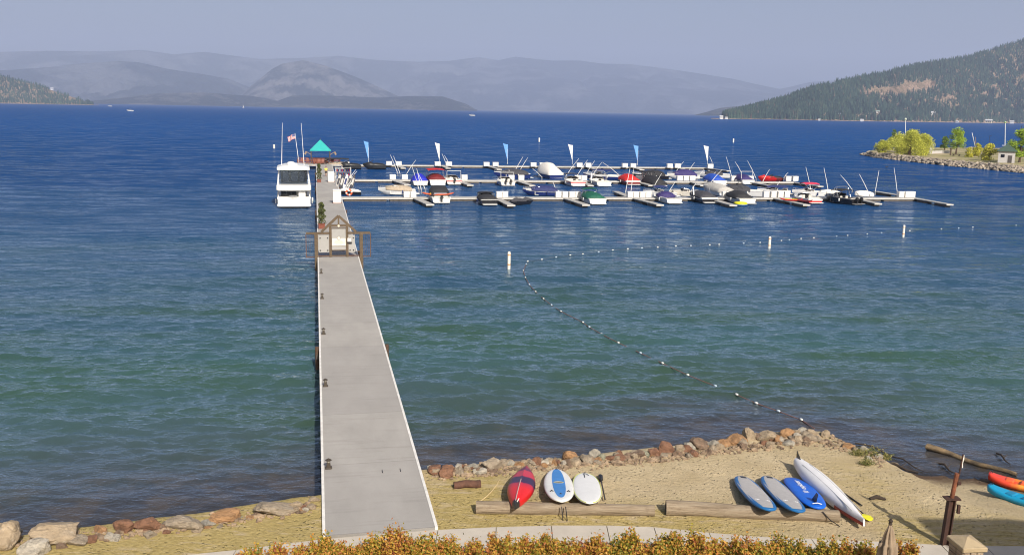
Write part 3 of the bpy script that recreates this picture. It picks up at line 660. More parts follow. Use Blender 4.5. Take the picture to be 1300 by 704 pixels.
# flagpole with the stars and stripes at the left end of the pier head
fb = PD(379.5, 209, pier_pt(PLEN + 1.6)); fb.z = ZP; ft_ = PD(374.5, 169.5, fb)
t = thing('flagpole', 'leaning white flagpole flying a red, white and blue striped flag', 'flagpole', fb)
MB().tube([(0, 0, 0), ft_ - fb], [.06, .035], 8).build('pole', white_tube, t)
MB().lathe([(.02, -.08), (.08, 0), (.02, .08)], n=8).build('ball', chrome, t).location = ft_ - fb
flag_m, g = newmat('striped flag cloth'); uv = g.add('ShaderNodeAttribute', attribute_name='fu').outputs['Fac']; vv_ = g.add('ShaderNodeAttribute', attribute_name='fv').outputs['Fac']
stripe = g.math('GREATER_THAN', g.math('FRACT', g.math('MULTIPLY', vv_, 6.5)), .5)
c = g.mix(stripe, (.62, .10, .10), (.78, .74, .72))
canton = g.math('MULTIPLY', g.math('LESS_THAN', uv, .4), g.math('GREATER_THAN', vv_, .46))
star = g.add('ShaderNodeTexVoronoi', {'Scale': 1.0, 'Randomness': 0.0}); cmb = g.add('ShaderNodeCombineXYZ', {0: g.math('MULTIPLY', uv, 22), 1: g.math('MULTIPLY', vv_, 13), 2: 0.0}); g.link(cmb.outputs[0], star.inputs['Vector'])
c = g.mix(canton, c, g.mix(g.math('LESS_THAN', star.outputs['Distance'], .22), (.04, .05, .22), (.78, .76, .74)))
g.link(c, g.b.inputs['Base Color']); g.b.inputs['Roughness'].default_value = .8
U, Vv = np.meshgrid(np.linspace(0, 1, 16), np.linspace(0, 1, 9)); pm = PXM(fb)
dx = -9.5 * pm; top = (ft_ - fb) * .985; axis = (ft_ - fb).normalized(); hgt_ = 6.0 * pm
fx = top.x + U * dx - (1 - Vv) * hgt_ * axis.x; fz = top.z - (1 - Vv) * hgt_ - U * 3.3 * pm + .12 * np.sin(U * 5); fy = top.y + .28 * np.sin(U * 9 + Vv)
npmesh('flag', np.stack([fx, fy, fz], -1).reshape(-1, 3), gridfaces(9, 16), flag_m, True, {'fu': U.ravel(), 'fv': Vv.ravel()}, t)

# ================================================================== FLOATING DOCKS
ZD = .48
def dock(name_label, main, fingers, far_fingers=()):
    A = P(*main[0], ZD); B = P(*main[1], ZD); d = (B - A); L = d.length; ang = math.atan2(d.y, d.x)
    t = thing('floating_dock', name_label, 'dock', (A.x, A.y, 0), ang, 'floating docks of the marina')
    wd = 1.9; n = max(2, int(L / 6)); st = L / n
    MB().box((L / 2, 0, ZD - .05), (L, wd - .14, .1)).build('walkway', grey_plank, t)
    for i in range(n): MB().box(((i + .5) * st, 0, ZD - .33), (st - .5, wd - .3, .42)).build('float', dock_side, t)
    for sd_ in (-1, 1): MB().box((L / 2, sd_ * (wd / 2 - .03), ZD - .085), (L, .07, .2)).build('edge_board', dock_edge, t)
    inv = Matrix.Rotation(-ang, 3, 'Z')
    for (a, b) in list(fingers) + list(far_fingers):
        a_, b_ = inv @ (P(*a, ZD) - A), inv @ (P(*b, ZD) - A); a_.z = b_.z = 0; dd = (b_ - a_); l2 = dd.length; u_ = dd.normalized(); x_ = Vector((u_.y, -u_.x, 0))
        sg = 1 if u_.y > 0 else -1; a2 = Vector((a_.x, sg * wd / 2, 0)) if abs(u_.y) > .5 else a_
        k = MB()
        def ob(c0, c1, w_, z0, z1):
            q = [c0 + x_ * w_ / 2, c1 + x_ * w_ / 2, c1 - x_ * w_ / 2, c0 - x_ * w_ / 2]; k.prism([(p.x, p.y) for p in q], z0, z1)
        k = MB(); ob(a2, b_, 1.05, ZD - .13, ZD - .012); fg = k.build('finger', grey_plank, t)
        for f0, f1 in ((.08, .38), (.62, .94)):
            k = MB(); ob(a2.lerp(b_, f0), a2.lerp(b_, f1), .85, ZD - .5, ZD - .135); k.build('finger_float', dock_side, fg)
        k = MB(); ob(b_, b_ + u_ * .06, 1.12, ZD - .2, ZD - .01)
        k2 = k; k2.build('finger_end', dock_edge, fg)
    return t
dock('near floating dock with boats moored along both of its sides', ((434, 250.5), (1163, 251.0)), [((529, 251.5), (546, 259)), ((632, 252), (649, 260)), ((721, 252), (744, 259.5)), ((812, 253), (838, 259.5)), ((909, 253.5), (931, 260)), ((992, 253), (1024, 259.5)), ((1092, 252.5), (1115, 258)), ((1160, 251), (1206, 259))], [((797, 249), (782, 242.5)), ((1150, 249), (1112, 242.5))])
dock('middle floating dock between the near dock and the far dock', ((433, 228), (1010, 231)), [((502, 229.5), (517, 234)), ((583, 230), (597, 234.5)), ((660, 230), (676, 235)), ((741, 231), (750, 235)), ((812, 231), (827, 235)), ((880, 231), (893, 235)), ((957, 231.5), (977, 235)), ((1008, 231), (1042, 236))])
dock('far floating dock carrying the tall feather flags', ((440, 209), (897, 212.8)), [((506, 210), (512, 213)), ((562, 210), (569, 213)), ((622, 211), (634, 214.5)), ((684, 211), (694, 214)), ((745, 211.5), (756, 214.5)), ((803, 212), (815, 215)), ((861, 212.5), (872, 216)), ((896, 213), (925, 216.5))])

# dock boxes
BOXN = {}
def dockbox(px, py, row, wpx, hpx, z=ZD, deep=.7):
    BOXN[row] = BOXN.get(row, 0) + 1
    c = P(px, py, z); pm = PXM(c); w_ = wpx * pm; h_ = hpx * pm
    t = thing('dock_box', 'white storage box on the %s dock, %s along it from the pier' % (row, ordinal(BOXN[row] - 1)), 'dock box', c, PANG * 1 + rnd.uniform(-.05, .05), 'white boxes along the docks')
    MB().box((0, 0, h_ * .43), (w_, deep, h_ * .86), bev=.03).build('body', white_box, t)
    MB().box((0, 0, h_ * .93), (w_ * 1.06, deep * 1.08, h_ * .14), bev=.04).build('lid', white_box, t)
for px in (494, 506, 555.5, 570, 617.5, 629, 677, 688.5, 735.5, 746.5, 793, 803.5, 850, 860, 901.5): dockbox(px, 209.5 + (px - 445) * .0085, 'far', 7.2, 5.2)
for px in (498.5, 514, 589.5, 649, 661.5, 733, 741, 811, 862.5, 870.5, 878.5, 931, 944, 952.5, 1000, 1009): dockbox(px, 227.5 + (px - 440) * .004, 'middle', 7.4, 6.2)
for px in (516, 524.5, 633.5, 641, 708.5, 717, 725.5, 733, 799.5, 807, 815, 822.5, 920, 972, 981, 990, 998, 1143, 1151, 1157): dockbox(px, 250.3, 'near', 7.2, 7.4)
for px, py, wpx, hpx, lab in ((428, 257.5, 10, 17, 'tall white cabinet on the pier where the near dock begins'), (420.5, 231, 7.6, 13, 'tall white cabinet on the pier where the middle dock begins'), (440.5, 207.5, 6, 5.5, 'small white cabinet at the start of the far dock')):
    c = P(px, py, ZP); pm = PXM(c); t = thing('dock_cabinet', lab, 'cabinet', (c.x, c.y, ZP if px < 435 else ZD), PANG)
    MB().box((0, 0, hpx * pm * .47), (wpx * pm, 1.0, hpx * pm * .92), bev=.04).build('body', white_box, t)
    MB().box((0, 0, hpx * pm * .97), (wpx * pm * 1.05, 1.08, hpx * pm * .08), bev=.03).build('lid', white_box, t)
    MB().box((0, 0, -.0 + .03), (wpx * pm * 1.15, 1.3, .06)).build('base', red_wood, t)

# feather flags on the far dock
for i, (px, ytop, ybase, m_, cn) in enumerate(((467, 180, 208, 'blue', 0), (557, 182, 208.5, 'white', 0), (643.3, 183, 208.5, 'blue', 1), (725.5, 184, 209, 'white', 1), (808.3, 185, 210, 'blue', 2), (897, 185.5, 211, 'white', 2))):
    b = P(px + 1, ybase, ZD); pm = PXM(b); hh_ = (ybase - ytop) * pm * 1.01
    t = thing('feather_flag', '%s tapering feather flag on the far dock, %s %s one from the pier' % (m_, ordinal(cn), m_), 'flag', b, 0, 'feather flags on the far dock')
    MB().tube([(0, 0, 0), (0, 0, hh_ * .6), (-.05, 0, hh_ * .97)], [.045, .035, .025], 6).build('pole', white_tube, t)
    MB().box((0, 0, .03), (.5, .5, .06)).build('base', black_pl, t)
    wt = 6.2 * pm; zb = hh_ * .26; V = []; ny_, nx_ = 12, 6
    for j in range(ny_):
        q = j / (ny_ - 1); ww = .14 + (wt - .14) * q ** 1.1
        for i_ in range(nx_):
            u_ = i_ / (nx_ - 1); V.append((-u_ * ww, .10 * math.sin(u_ * 3 + q * 5), zb + (hh_ * .97 - zb) * q - .25 * u_ * (1 - u_) * q + u_ * q * .25))
    fm = mat('sky blue flag cloth', (.16, .38, .80), .8, var=.12) if m_ == 'blue' else mat('white flag cloth', (.80, .80, .80), .8, var=.05)
    npmesh('banner', V, gridfaces(ny_, nx_), fm, True, None, t)

# slanted mooring whips: base point on the dock, tip point
WH = [(444, 227, 452, 215), (446, 227, 453.5, 217), (428, 240, 433, 228), (433, 240, 439, 228.5), (438, 241, 446, 229), (441, 241, 448, 229.5), (505, 220, 495.5, 196.5), (508, 221, 499.5, 198), (516, 221, 528, 203), (532, 241, 523, 211), (535, 242, 529, 214), (540, 241, 531, 220), (566, 207, 561, 195), (570, 208, 564, 197), (651, 222, 664, 199), (657, 222, 670, 200), (688, 225, 676, 214), (706, 243, 702, 231), (718, 224, 735, 201), (732, 224, 746, 203), (743, 223, 755, 204), (750, 226, 764, 206), (788, 224, 765, 206), (794, 245, 800, 212), (801, 243, 804.5, 214), (826, 245, 840, 220), (845, 251, 856.5, 232), (856, 221, 868, 205), (873, 219, 882, 206), (885, 227, 894, 215), (899, 229, 909, 218), (902, 232, 917, 215), (877, 243, 884, 232), (929, 225, 922, 199), (904, 206, 900.5, 198), (941, 219, 933, 205), (960, 227, 949, 204), (968, 231, 977, 215), (995, 226, 1000.5, 219), (983, 242, 990, 230), (1030, 244, 1023, 212), (1052, 246, 1046, 213), (1082, 241, 1067, 222), (1104, 248, 1091, 221), (1111, 244, 1116, 216), (1139, 244, 1135, 213)]
for i, (bx, by, tx, ty) in enumerate(sorted(WH)):
    b = P(bx, by, ZD); tp = PD(tx, ty, b); d = tp - b
    t = thing('mooring_whip', 'slender white mooring whip leaning over a berth, %s of them counted from the pier' % ordinal(i), 'mooring pole', b, 0, 'white mooring whips on the docks')
    MB().tube([(0, 0, 0), d * .5 + Vector((0, 0, .12)), d], [.055, .045, .025], 6).build('pole', white_tube, t)
    MB().box((0, 0, -.25), (.14, .14, .8)).build('bracket', chrome, t)
# ================================================================== BOATS
def hull_secs(L, B, fb, n=13, bowrise=.35, flare=.86, chine=.10, tr=.92):
    """sections from stern (y=0) to bow (y=L): port sheer > keel > starboard sheer"""
    out = []; shr = []
    for i in range(n):
        t = i / (n - 1); t2 = t ** .9; y = L * t2
        hb = B / 2 * (tr + (1 - tr) * min(1, t2 * 3)) * (1 - max(0, (t2 - .42) / .58) ** 2.3) + .02
        zs = fb * (1 + bowrise * t2 ** 2); zk = -.35 + max(0, (t2 - .62) / .38) ** 2.2 * (zs + .2)
        zc = chine + max(0, (t2 - .5) / .5) ** 2 * zs * .55; hc = hb * (flare - .25 * t2 ** 3); zm = zs * .55 + zc * .45
        y2 = y + (.0 if t < .9 else 0)
        out.append([(-hb, y, zs), (-(hc + hb) / 2 - .015, y, zm), (-hc, y - .0, zc), (0, y, zk), (hc, y, zc), ((hc + hb) / 2 + .015, y, zm), (hb, y, zs)])
        shr.append((hb, y, zs))
    return out, shr
def sheer_at(shr, y):
    ys = [s[1] for s in shr]; return float(np.interp(y, ys, [s[0] for s in shr])), float(np.interp(y, ys, [s[2] for s in shr]))
def boat(label, loc, rotz, L=6.2, B=2.35, fb=.75, hull=white_gel, stripe=None, deck=white_gel, cover=None, cov=(.08, .74), covh=.42, shield=True, bimini=None, bim=(.22, .62), bimz=1.75, tower=None, motor=None, platform=True, full=None, camper=None, rear=None, seats=True, group='motor boats moored at the docks', cat='boat', name='motor_boat'):
    t = thing(name, label, cat, loc, rotz, group)
    secs, shr = hull_secs(L, B, fb)
    MB().loft(secs).build('hull', hull, t, smooth=True)
    if stripe:
        k = MB(); up_, lo_ = [], []
        for s in (-1, 1):
            st = []
            for (hb, y, z), sec in list(zip(shr, secs))[:-1]:
                m_ = sec[5]; st.append([(s * (hb + .03), y, z - .02), (s * (m_[0] * .75 + hb * .25 + .04), y, z * .25 + m_[2] * .75)])
            k.loft(st, cap0=False, cap1=False)
        hb, y, z = shr[0]; k.add([(-hb, -.012, z - .03), (hb, -.012, z - .03), (hb, -.012, z - .2), (-hb, -.012, z - .2)], [(0, 1, 2, 3)])
        k.build('side_stripe', stripe, t, smooth=True)
    # deck: gunwale all round, foredeck forward, cockpit sole inside
    k = MB(); y1 = L * .68; inn = .24
    ring = []
    for q in np.linspace(.02, 1, 16):
        y = y1 * q; hb, z = sheer_at(shr, y); ring.append((hb, y, z))
    for s in (-1, 1):
        k.loft([[(s * (hb + .03), y, z - .05), (s * (hb + .03), y, z + .05), (s * (hb - inn), y, z + .05), (s * (hb - inn), y, .22)] for hb, y, z in ring], cap0=True, cap1=True)
    hb, z = sheer_at(shr, 0); k.box((0, .13, z - .02), (hb * 2 - .1, .26, .15)); k.box((0, .3, (z + .1) / 2), (hb * 2 - .4, .1, z))
    top = []
    for q in np.linspace(0, 1, 9):
        y = y1 + (L - y1) * q - .02; hb, z = sheer_at(shr, y); cr = .16 * (1 - q)
        top.append([(-hb - .02, y, z - .04), (-hb - .02, y, z + .05), (-hb * .5, y, z + .05 + cr), (0, y, z + .07 + cr), (hb * .5, y, z + .05 + cr), (hb + .02, y, z + .05), (hb + .02, y, z - .04)])
    k.loft(top)
    hb, z = sheer_at(shr, y1); k.box((0, y1, z * .6), (hb * 2 - .1, .08, z * .8))
    k.box((0, y1 / 2, .2), (B * .8, y1, .06))
    k.build('deck', deck, t, smooth=True)
    if platform: MB().box((0, -.3, .2), (B * .82, .66, .12), bev=.05).build('swim_platform', deck, t)
    if seats and not cover and not full:
        k = MB(); hb, z = sheer_at(shr, L * .3)
        k.box((0, .75, .5), (B * .72, .6, .5), bev=.08); k.box((0, .48, .78), (B * .72, .16, .5), bev=.06)
        k.build('bench_seat', seat_vinyl, t)
        for s in (-1, 1):
            MB().box((s * B * .22, L * .46, .5), (.5, .5, .45), bev=.08).box((s * B * .22, L * .46 - .25, .85), (.5, .14, .6), bev=.05).build('seat', seat_vinyl, t)
        MB().box((B * .22, L * .6, .75), (.7, .35, .5), bev=.06).build('console', black_pl, t)
    if shield and not full:
        ys_ = L * .66; hb, z = sheer_at(shr, ys_); k = MB()
        pts = [(-hb + .12, ys_ - .8, z + .05), (-hb * .75, ys_ - .05, z + .08), (0, ys_ + .18, z + .12), (hb * .75, ys_ - .05, z + .08), (hb - .12, ys_ - .8, z + .05)]
        k.loft([[p, (p[0] * .9, p[1] - .34, p[2] + (.42 if i not in (0, 4) else .30))] for i, p in enumerate(pts)], cap0=False, cap1=False)
        wsh = k.build('windshield', dark_glass, t)
        MB().tube([(p[0] * .9, p[1] - .34, p[2] + (.42 if i not in (0, 4) else .30)) for i, p in enumerate(pts)], .025, 5).build('windshield_frame', chrome, wsh)
    if cover or full:
        m_ = cover or full; a, b = (cov if cover else (-.01, 1.0)); ss = []; n = 13
        for i in range(n):
            q = i / (n - 1); y = L * (a + (b - a) * q); hb, z = sheer_at(shr, min(max(y, 0), L * .995)); hb += .05
            ridge = covh * (math.sin(math.pi * min(1, max(0, q)) ** .8) ** .55 if 0 < q < 1 else 0) * (.75 + .5 * q * (1 - q) * 2)
            sag = .05 * math.cos(q * math.pi * 6); dr = .16 if cover else .3
            ss.append([(-hb, y, z - dr), (-hb, y, z + .09), (-hb * .72, y, z + .22 + ridge * .45 + sag), (-hb * .3, y, z + .26 + ridge * .95 + sag), (0, y, z + .28 + ridge), (hb * .3, y, z + .26 + ridge * .95 + sag), (hb * .72, y, z + .22 + ridge * .45 + sag), (hb, y, z + .09), (hb, y, z - dr)])
        MB().loft(ss).build('cover', m_, t, smooth='all')
    if camper:
        a, b = .16, .66; ss = []
        for i in range(10):
            q = i / 9; y = L * (a + (b - a) * q); hb, z = sheer_at(shr, y); top_ = (1.25 + .12 * math.sin(q * 3)) * min(1, .62 + q * 1.6) * min(1, (1.02 - q) * 5)
            ss.append([(-hb + .02, y, z), (-hb * .95, y, z + top_ * .5), (-hb * .7, y, z + top_ * .93), (0, y, z + top_), (hb * .7, y, z + top_ * .93), (hb * .95, y, z + top_ * .5), (hb - .02, y, z)])
        cp = MB().loft(ss).build('canopy', camper, t, smooth='all')
        y = L * a; hb, z = sheer_at(shr, y)
        MB().add([(-hb * .72, y - .03, z + .3), (hb * .72, y - .03, z + .3), (hb * .6, y + .02, z + .72), (-hb * .6, y + .02, z + .72)], [(0, 1, 2, 3)]).build('canopy_window', mat('hazy vinyl window', (.22, .22, .26), .2), cp)
    if bimini:
        a, b = L * bim[0], L * bim[1]; hb, z = sheer_at(shr, (a + b) / 2); hb -= .08; ss = []
        for i in range(7):
            q = i / 6; y = a + (b - a) * q; zz = bimz + z * .6 + .1 * math.sin(q * math.pi)
            ss.append([(-hb, y, zz - .14), (-hb * .85, y, zz - .02), (0, y, zz + .07), (hb * .85, y, zz - .02), (hb, y, zz - .14)])
        vs = MB().loft(ss, cap0=False, cap1=False).loft([[(p[0], p[1], p[2] - .04) for p in s_] for s_ in ss], cap0=False, cap1=False).build('bimini_top', bimini, t, smooth='all')
        k = MB(); ym = (a + b) / 2; zz = bimz + z * .6
        for s in (-1, 1):
            for y in (a, ym, b): k.tube([(s * hb, ym, z + .05), (s * hb, y, zz - .14)], .025, 6)
        k.build('bimini_frame', chrome, vs)
    if tower:
        y = L * .52; hb, z = sheer_at(shr, y); zz = z + 1.55; k = MB()
        for dy in (-.35, .35):
            k.tube([(-hb, y + dy * 1.3 - .3, z), (-hb * .92, y + dy * .6, zz - .25), (-hb * .7, y + dy * .3, zz), (hb * .7, y + dy * .3, zz), (hb * .92, y + dy * .6, zz - .25), (hb, y + dy * 1.3 - .3, z)], .028, 6)
        k.build('tower', tower, t)
    if motor:
        for mx in ((0,) if motor == 1 else (-.45, .45)):
            m_ = MB().box((mx, -.35, .95), (.42, .6, .55), bev=.12, taper=.85).build('outboard_motor', black_pl, t)
            MB().box((mx, -.3, .3), (.18, .3, .9)).build('motor_leg', black_pl, m_)
    if rear: rear(t, L, B, fb)
    if not full:
        for s in (-1, 1):
            k = MB(); pts = []
            for q in np.linspace(.70, .985, 6):
                y = L * q; hb, z = sheer_at(shr, y); pts.append((s * max(.04, hb - .06), y, z + .34)); k.tube([(s * max(.04, hb - .05), y, z + .03), pts[-1]], .014, 5)
            k.tube(pts, .018, 5); k.build('bow_rail', chrome, t)
        f_ = MB().lathe([(.03, 0), (.10, .08), (.10, .42), (.03, .5)], n=8).build('fender', white_gel if L > 6.3 else navy_gel, t, smooth='all'); hb, z = sheer_at(shr, L * .35); f_.location = (-hb - .1, L * .35, z - .55)
    return t
def at(px, py): p = P(px, py, 0); return (p.x, p.y, 0)
AW = PANG                                            # bow away from the beach, along the fingers
BE = AW + math.pi                                    # bow towards the beach
SL, SR = AW + R(88), AW - R(92)                      # lying along a dock, bow to the left / right

def arch(t, L, B, fb):
    MB().tube([(-B * .42, .7, fb), (-B * .42, .9, fb + 1.6), (B * .42, .9, fb + 1.6), (B * .42, .7, fb)], .05, 6).build('arch', white_tube, t)
boat('white boat with a tall black canvas canopy on the near dock', at(560.5, 258.5), AW, 7.0, 2.75, .85, camper=black_can, motor=1)
# bright tow tubes lying across its stern platform, a thing of its own
b = P(554, 258, 0)
def tubekayak(name, label, c, ang, L, B, m, m2, cat, group=None, h=.3):
    t = thing(name, label, cat, c, ang, group); ss = []
    for i in range(13):
        q = i / 12; w_ = B / 2 * max(.04, math.sin(math.pi * q) ** .6); y = (q - .5) * L; rise = .22 * (2 * q - 1) ** 4
        ss.append([(w_ * math.cos(a), y, rise + h * .5 + h * .5 * math.sin(a) * (.35 + .65 * w_ / (B / 2))) for a in np.linspace(0, 2 * math.pi, 13)[:-1]])
    MB().loft(ss, closed=True).build('hull', m, t, smooth='all')
    if m2:
        k = MB(); 
        for q0, q1 in ((-.28, -.04), (.06, .26)):
            k.loft([[(B * .30 * math.cos(a) * (1 if .1 < 1 else 1), L * y, h * .93 + .05 * math.sin(a)) for a in np.linspace(0, 2 * math.pi, 9)[:-1]] for y in (q0, q1)], closed=True)
        k.build('seat_pad', m2, t)
    return t
tubekayak('inflatable_kayak', 'red and orange inflatable kayak with yellow seats across a white boat stern', (b.x + .15, b.y + 1.0, 1.02), AW + R(86), 4.4, .95, orange_pl, yellow_pl, 'kayak')
boat('small black covered runabout with white lower hull on the near dock', at(621.5, 261), AW, 5.6, 2.5, .8, hull=black_gel, deck=white_gel, cover=black_can, cov=(.02, .72), covh=.3, bimini=black_can, bim=(.42, .72), bimz=1.0, motor=None)
boat('white boat with a dark green cover and green bimini top', at(759, 260), AW, 6.4, 2.75, .85, cover=green_can, cov=(.1, .93), covh=.4, bimini=green_can, bim=(.55, .82), bimz=1.35)
boat('white boat with a purple blue cover and its bow beside a finger dock', at(856, 259), AW, 6.6, 2.6, .8, cover=purple_can, cov=(.38, .72), covh=.4, deck=white_gel, hull=white_gel)
boat('dark sided boat with a charcoal cover over its whole cockpit', at(901, 258.5), AW, 6.8, 2.7, .85, hull=black_gel, stripe=white_gel, cover=char_can, cov=(.06, .78), covh=.5, tower=chrome)
boat('white boat with a high black cover and a yellow tube behind it', at(949, 259.5), AW, 7.0, 2.8, .85, cover=black_can, cov=(.14, .8), covh=.62, shield=False)
b = P(940, 260.5, 0); t = thing('towable_tube', 'yellow and blue inflatable tow tube floating behind a black covered boat', 'tow tube', b, AW)
MB().lathe([(.3, .2), (.7, .05), (.95, .12), (1.0, .3), (.85, .48), (.5, .5), (.3, .38)], n=20).build('tube', yellow_pl, t, smooth='all')
MB().lathe([(.6, -.05), (.97, .0), (1.03, .12), (.98, .16), (.6, .1)], n=20).build('base', mat('blue vinyl', (.02, .12, .4), .5), t, smooth='all')
boat('low white boat with a red lower hull and no cover', at(1035, 259), AW, 6.2, 2.5, .7, hull=red_gel, stripe=white_gel, deck=white_gel)
b = P(1004, 255, ZD); tubekayak('kayak', 'red and yellow kayak lying on a finger of the near dock', (b.x, b.y, ZD), AW + R(55), 3.3, .75, mat('red plastic', (.55, .03, .02), .45), yellow_pl, 'kayak')
b = P(1013, 255.5, ZD); tubekayak('kayak', 'dark maroon kayak lying on the finger beside the red and yellow one', (b.x + .5, b.y - .4, ZD), AW + R(35), 3.2, .7, maroon, None, 'kayak')
boat('black aluminium fishing boat with a black canopy and two outboard motors', at(1088, 260.5), AW + R(14), 6.4, 2.6, .9, hull=black_gel, deck=mat('grey boat deck', (.2, .2, .21), .6), bimini=black_can, bim=(.3, .66), bimz=1.5, motor=2, tower=chrome)

# boats on the far side of the near dock
c = at(527, 247); boat('white boat under a tan cover lying along the near dock', c, SL, 5.6, 2.3, .8, stripe=None, cover=tan_can, cov=(.1, .8), covh=.35)
c = at(708, 248); boat('navy blue hulled boat with a royal blue cover and white stripe', c, SL, 5.6, 2.3, .8, hull=navy_gel, stripe=white_gel, cover=navy_can, cov=(.05, .78), covh=.5)
c = at(922, 249.5); boat('white boat under a pale grey tarpaulin behind the charcoal covered boat', c, AW + R(4), 7.6, 2.8, .95, full=grey_can, covh=.6, tower=None)
c = at(972, 249.5); boat('large boat with a dark charcoal canopy and long white foredeck', c, SL - R(25), 8.2, 2.8, .9, cover=char_can, cov=(.3, .8), covh=.55, tower=black_pl)
c = at(1000, 247); boat('low boat with a dark blue bimini behind four white boxes', c, SL, 5.5, 2.2, .7, bimini=navy_can, bim=(.1, .75), bimz=.95)
c = at(1048, 249); boat('boat with a faded red bimini and dark seats beside the near dock', c, SL, 6.0, 2.3, .75, hull=white_gel, bimini=pink_can, bim=(.30, .72), bimz=1.65, seats=True)
c = at(1064, 249.5); boat('small open dinghy with a white round cover', c, SL, 3.2, 1.5, .5, full=white_tarp, covh=.35, platform=False, shield=False)
c = at(1106, 250); boat('white dinghy with a rounded cover beside the black fishing boat', c, SL, 3.0, 1.5, .45, full=white_tarp, covh=.3, platform=False, shield=False)
c = at(858, 250); boat('open white boat with a dark blue bimini behind the purple covered boat', c, SL - R(10), 5.2, 2.2, .7, bimini=navy_can, bim=(.3, .7), bimz=1.2)
c = at(888, 249); boat('low pale grey boat lying along the near dock beside the tarpaulin boat', c, SL, 5.0, 2.1, .7, hull=cream, deck=cream)

# middle dock, near side
boat('white boat with a bright blue cover on the middle dock', at(534, 236), AW, 5.6, 2.7, .8, cover=bright_blue_can, cov=(.1, .85), covh=.85, shield=False)
boat('tall boat with a bright red canvas canopy and dark red cover', at(556, 236), AW, 8.0, 3.0, 1.0, cover=maroon, cov=(.08, .7), covh=.6, bimini=red_can, bim=(.15, .7), bimz=2.0)
boat('white open boat with a tube arch and a black outboard next to the red one', at(577, 235), AW, 6.6, 2.9, .8, stripe=red_gel, motor=1, rear=arch, bimini=None)
boat('white boat with fishing gear and a small steering shelter on the middle dock', at(645, 236.5), AW, 5.6, 2.7, .75, seats=True, motor=2, rear=arch)
boat('dark navy covered boat lying behind two white boxes', at(672, 226.5), SL, 7.0, 2.6, .95, hull=navy_gel, cover=char_can, cov=(.06, .8), covh=.55)
boat('boat wrapped in a steep white tarpaulin with dark blue sides', at(706, 227.5), AW + R(10), 8.5, 3.2, 1.1, hull=navy_gel, full=white_tarp, covh=1.6, shield=False, platform=False)
boat('white boat with a red bow stripe on the middle dock', at(734, 237), AW, 7.2, 2.9, .85, stripe=red_gel, bimini=char_can, bim=(.5, .75), bimz=1.4)
boat('plain white open boat with a raised windshield on the middle dock', at(767, 237), AW, 7.2, 2.9, .85, tower=chrome)
boat('boat with a bright red cover and maroon sides on the middle dock', at(804, 235.5), AW, 7.2, 2.9, .85, hull=maroon, stripe=white_gel, cover=red_can, cov=(.06, .8), covh=.75)
boat('black covered pontoon boat with white pontoons on the middle dock', at(838, 237), AW + R(6), 7.0, 2.8, .6, hull=white_gel, full=black_can, covh=.9, bimini=black_can, bim=(.55, .98), bimz=1.9)
boat('boat with a royal blue tent cover near the end of the middle dock', at(914, 235.5), AW, 6.8, 2.9, .85, cover=royal_can, cov=(.06, .9), covh=.8, shield=False)
boat('boat with a purple blue cover and a white arch on the middle dock', at(950, 234.5), AW, 6.4, 2.7, .85, cover=purple_can, cov=(.06, .8), covh=.7, rear=arch)

# between the middle and the far dock
boat('dark blue boat with a navy bimini behind the white open boats', at(788, 228), SL - R(20), 7.4, 2.6, .8, hull=navy_gel, stripe=white_gel, bimini=navy_can, bim=(.25, .75), bimz=1.3)
boat('long black boat lying behind the red covered boat', at(848, 227.5), SL - R(12), 7.2, 2.6, .8, hull=black_gel, cover=black_can, cov=(.1, .75), covh=.7)
boat('white boat with a purple blue top behind the middle row of boxes', at(886, 227), SL, 6.6, 2.5, .8, cover=purple_can, cov=(.1, .8), covh=.8)
boat('long white boat with a dark cockpit near the end of the far dock', at(926, 226), SL - R(20), 7.2, 2.4, .8, hull=white_gel, cover=char_can, cov=(.2, .7), covh=.3)
boat('small boat with a black roof lying against the far side of the pier', at(445, 214.5), SL, 5.6, 2.6, .9, cover=tan_can, cov=(.1, .8), covh=.3, bimini=black_can, bim=(.05, .95), bimz=1.6)

# jet skis
def jetski(label, loc, rz, body, seat_, s=1.0, cover=None):
    t = thing('jet_ski', label, 'jet ski', loc, rz, 'jet skis on the docks'); L, B = 3.1 * s, 1.15 * s
    secs, shr = hull_secs(L, B, .45 * s, n=9, bowrise=.5); MB().loft(secs).build('hull', body, t, smooth=True)
    ss = []
    for q, w_, z0, z1 in ((0, .40, .4, .5), (.15, .36, .4, .72), (.42, .30, .4, .80), (.55, .34, .4, .74), (.66, .42, .45, .98), (.78, .40, .5, .86), (1, .1, .55, .68)):
        ss.append([(-w_ * s, q * L, z0 * s), (-w_ * .7 * s, q * L, z1 * .95 * s), (0, q * L, z1 * s), (w_ * .7 * s, q * L, z1 * .95 * s), (w_ * s, q * L, z0 * s)])
    MB().loft(ss).build('seat' if not cover else 'cover', cover or seat_, t, smooth='all')
    if not cover: MB().tube([(-.38 * s, L * .56, 1.06 * s), (0, L * .62, 1.0 * s), (.38 * s, L * .56, 1.06 * s)], .035 * s, 6).build('handlebar', black_pl, t)
    return t
gp = mat('dark grey plastic', (.03, .032, .035), .35, var=.2)
p_ = P(452.5, 211.5, ZD); jetski('dark jet ski on the far dock, nearest to the pier', (p_.x + 1.2, p_.y - 1.2, ZD - .3), SL, gp, black_pl, 1.5)
p_ = P(479, 211.5, ZD); jetski('dark jet ski on the far dock with its nose to the left', (p_.x + 2.0, p_.y - 1.2, ZD - .3), SL, gp, black_pl, 1.55)
p_ = P(648, 259, 0); jetski('covered dark jet ski beside a finger of the near dock', (p_.x, p_.y, 0), SR, black_gel, black_pl, 1.05, char_can)
p_ = P(664, 259, 0); jetski('dark jet ski with a pale grey fender beside the near dock', (p_.x + .4, p_.y, 0), SL + R(40), black_gel, char_can, 1.05)
redp = mat('glossy red plastic', (.5, .015, .015), .25, coat=.3)
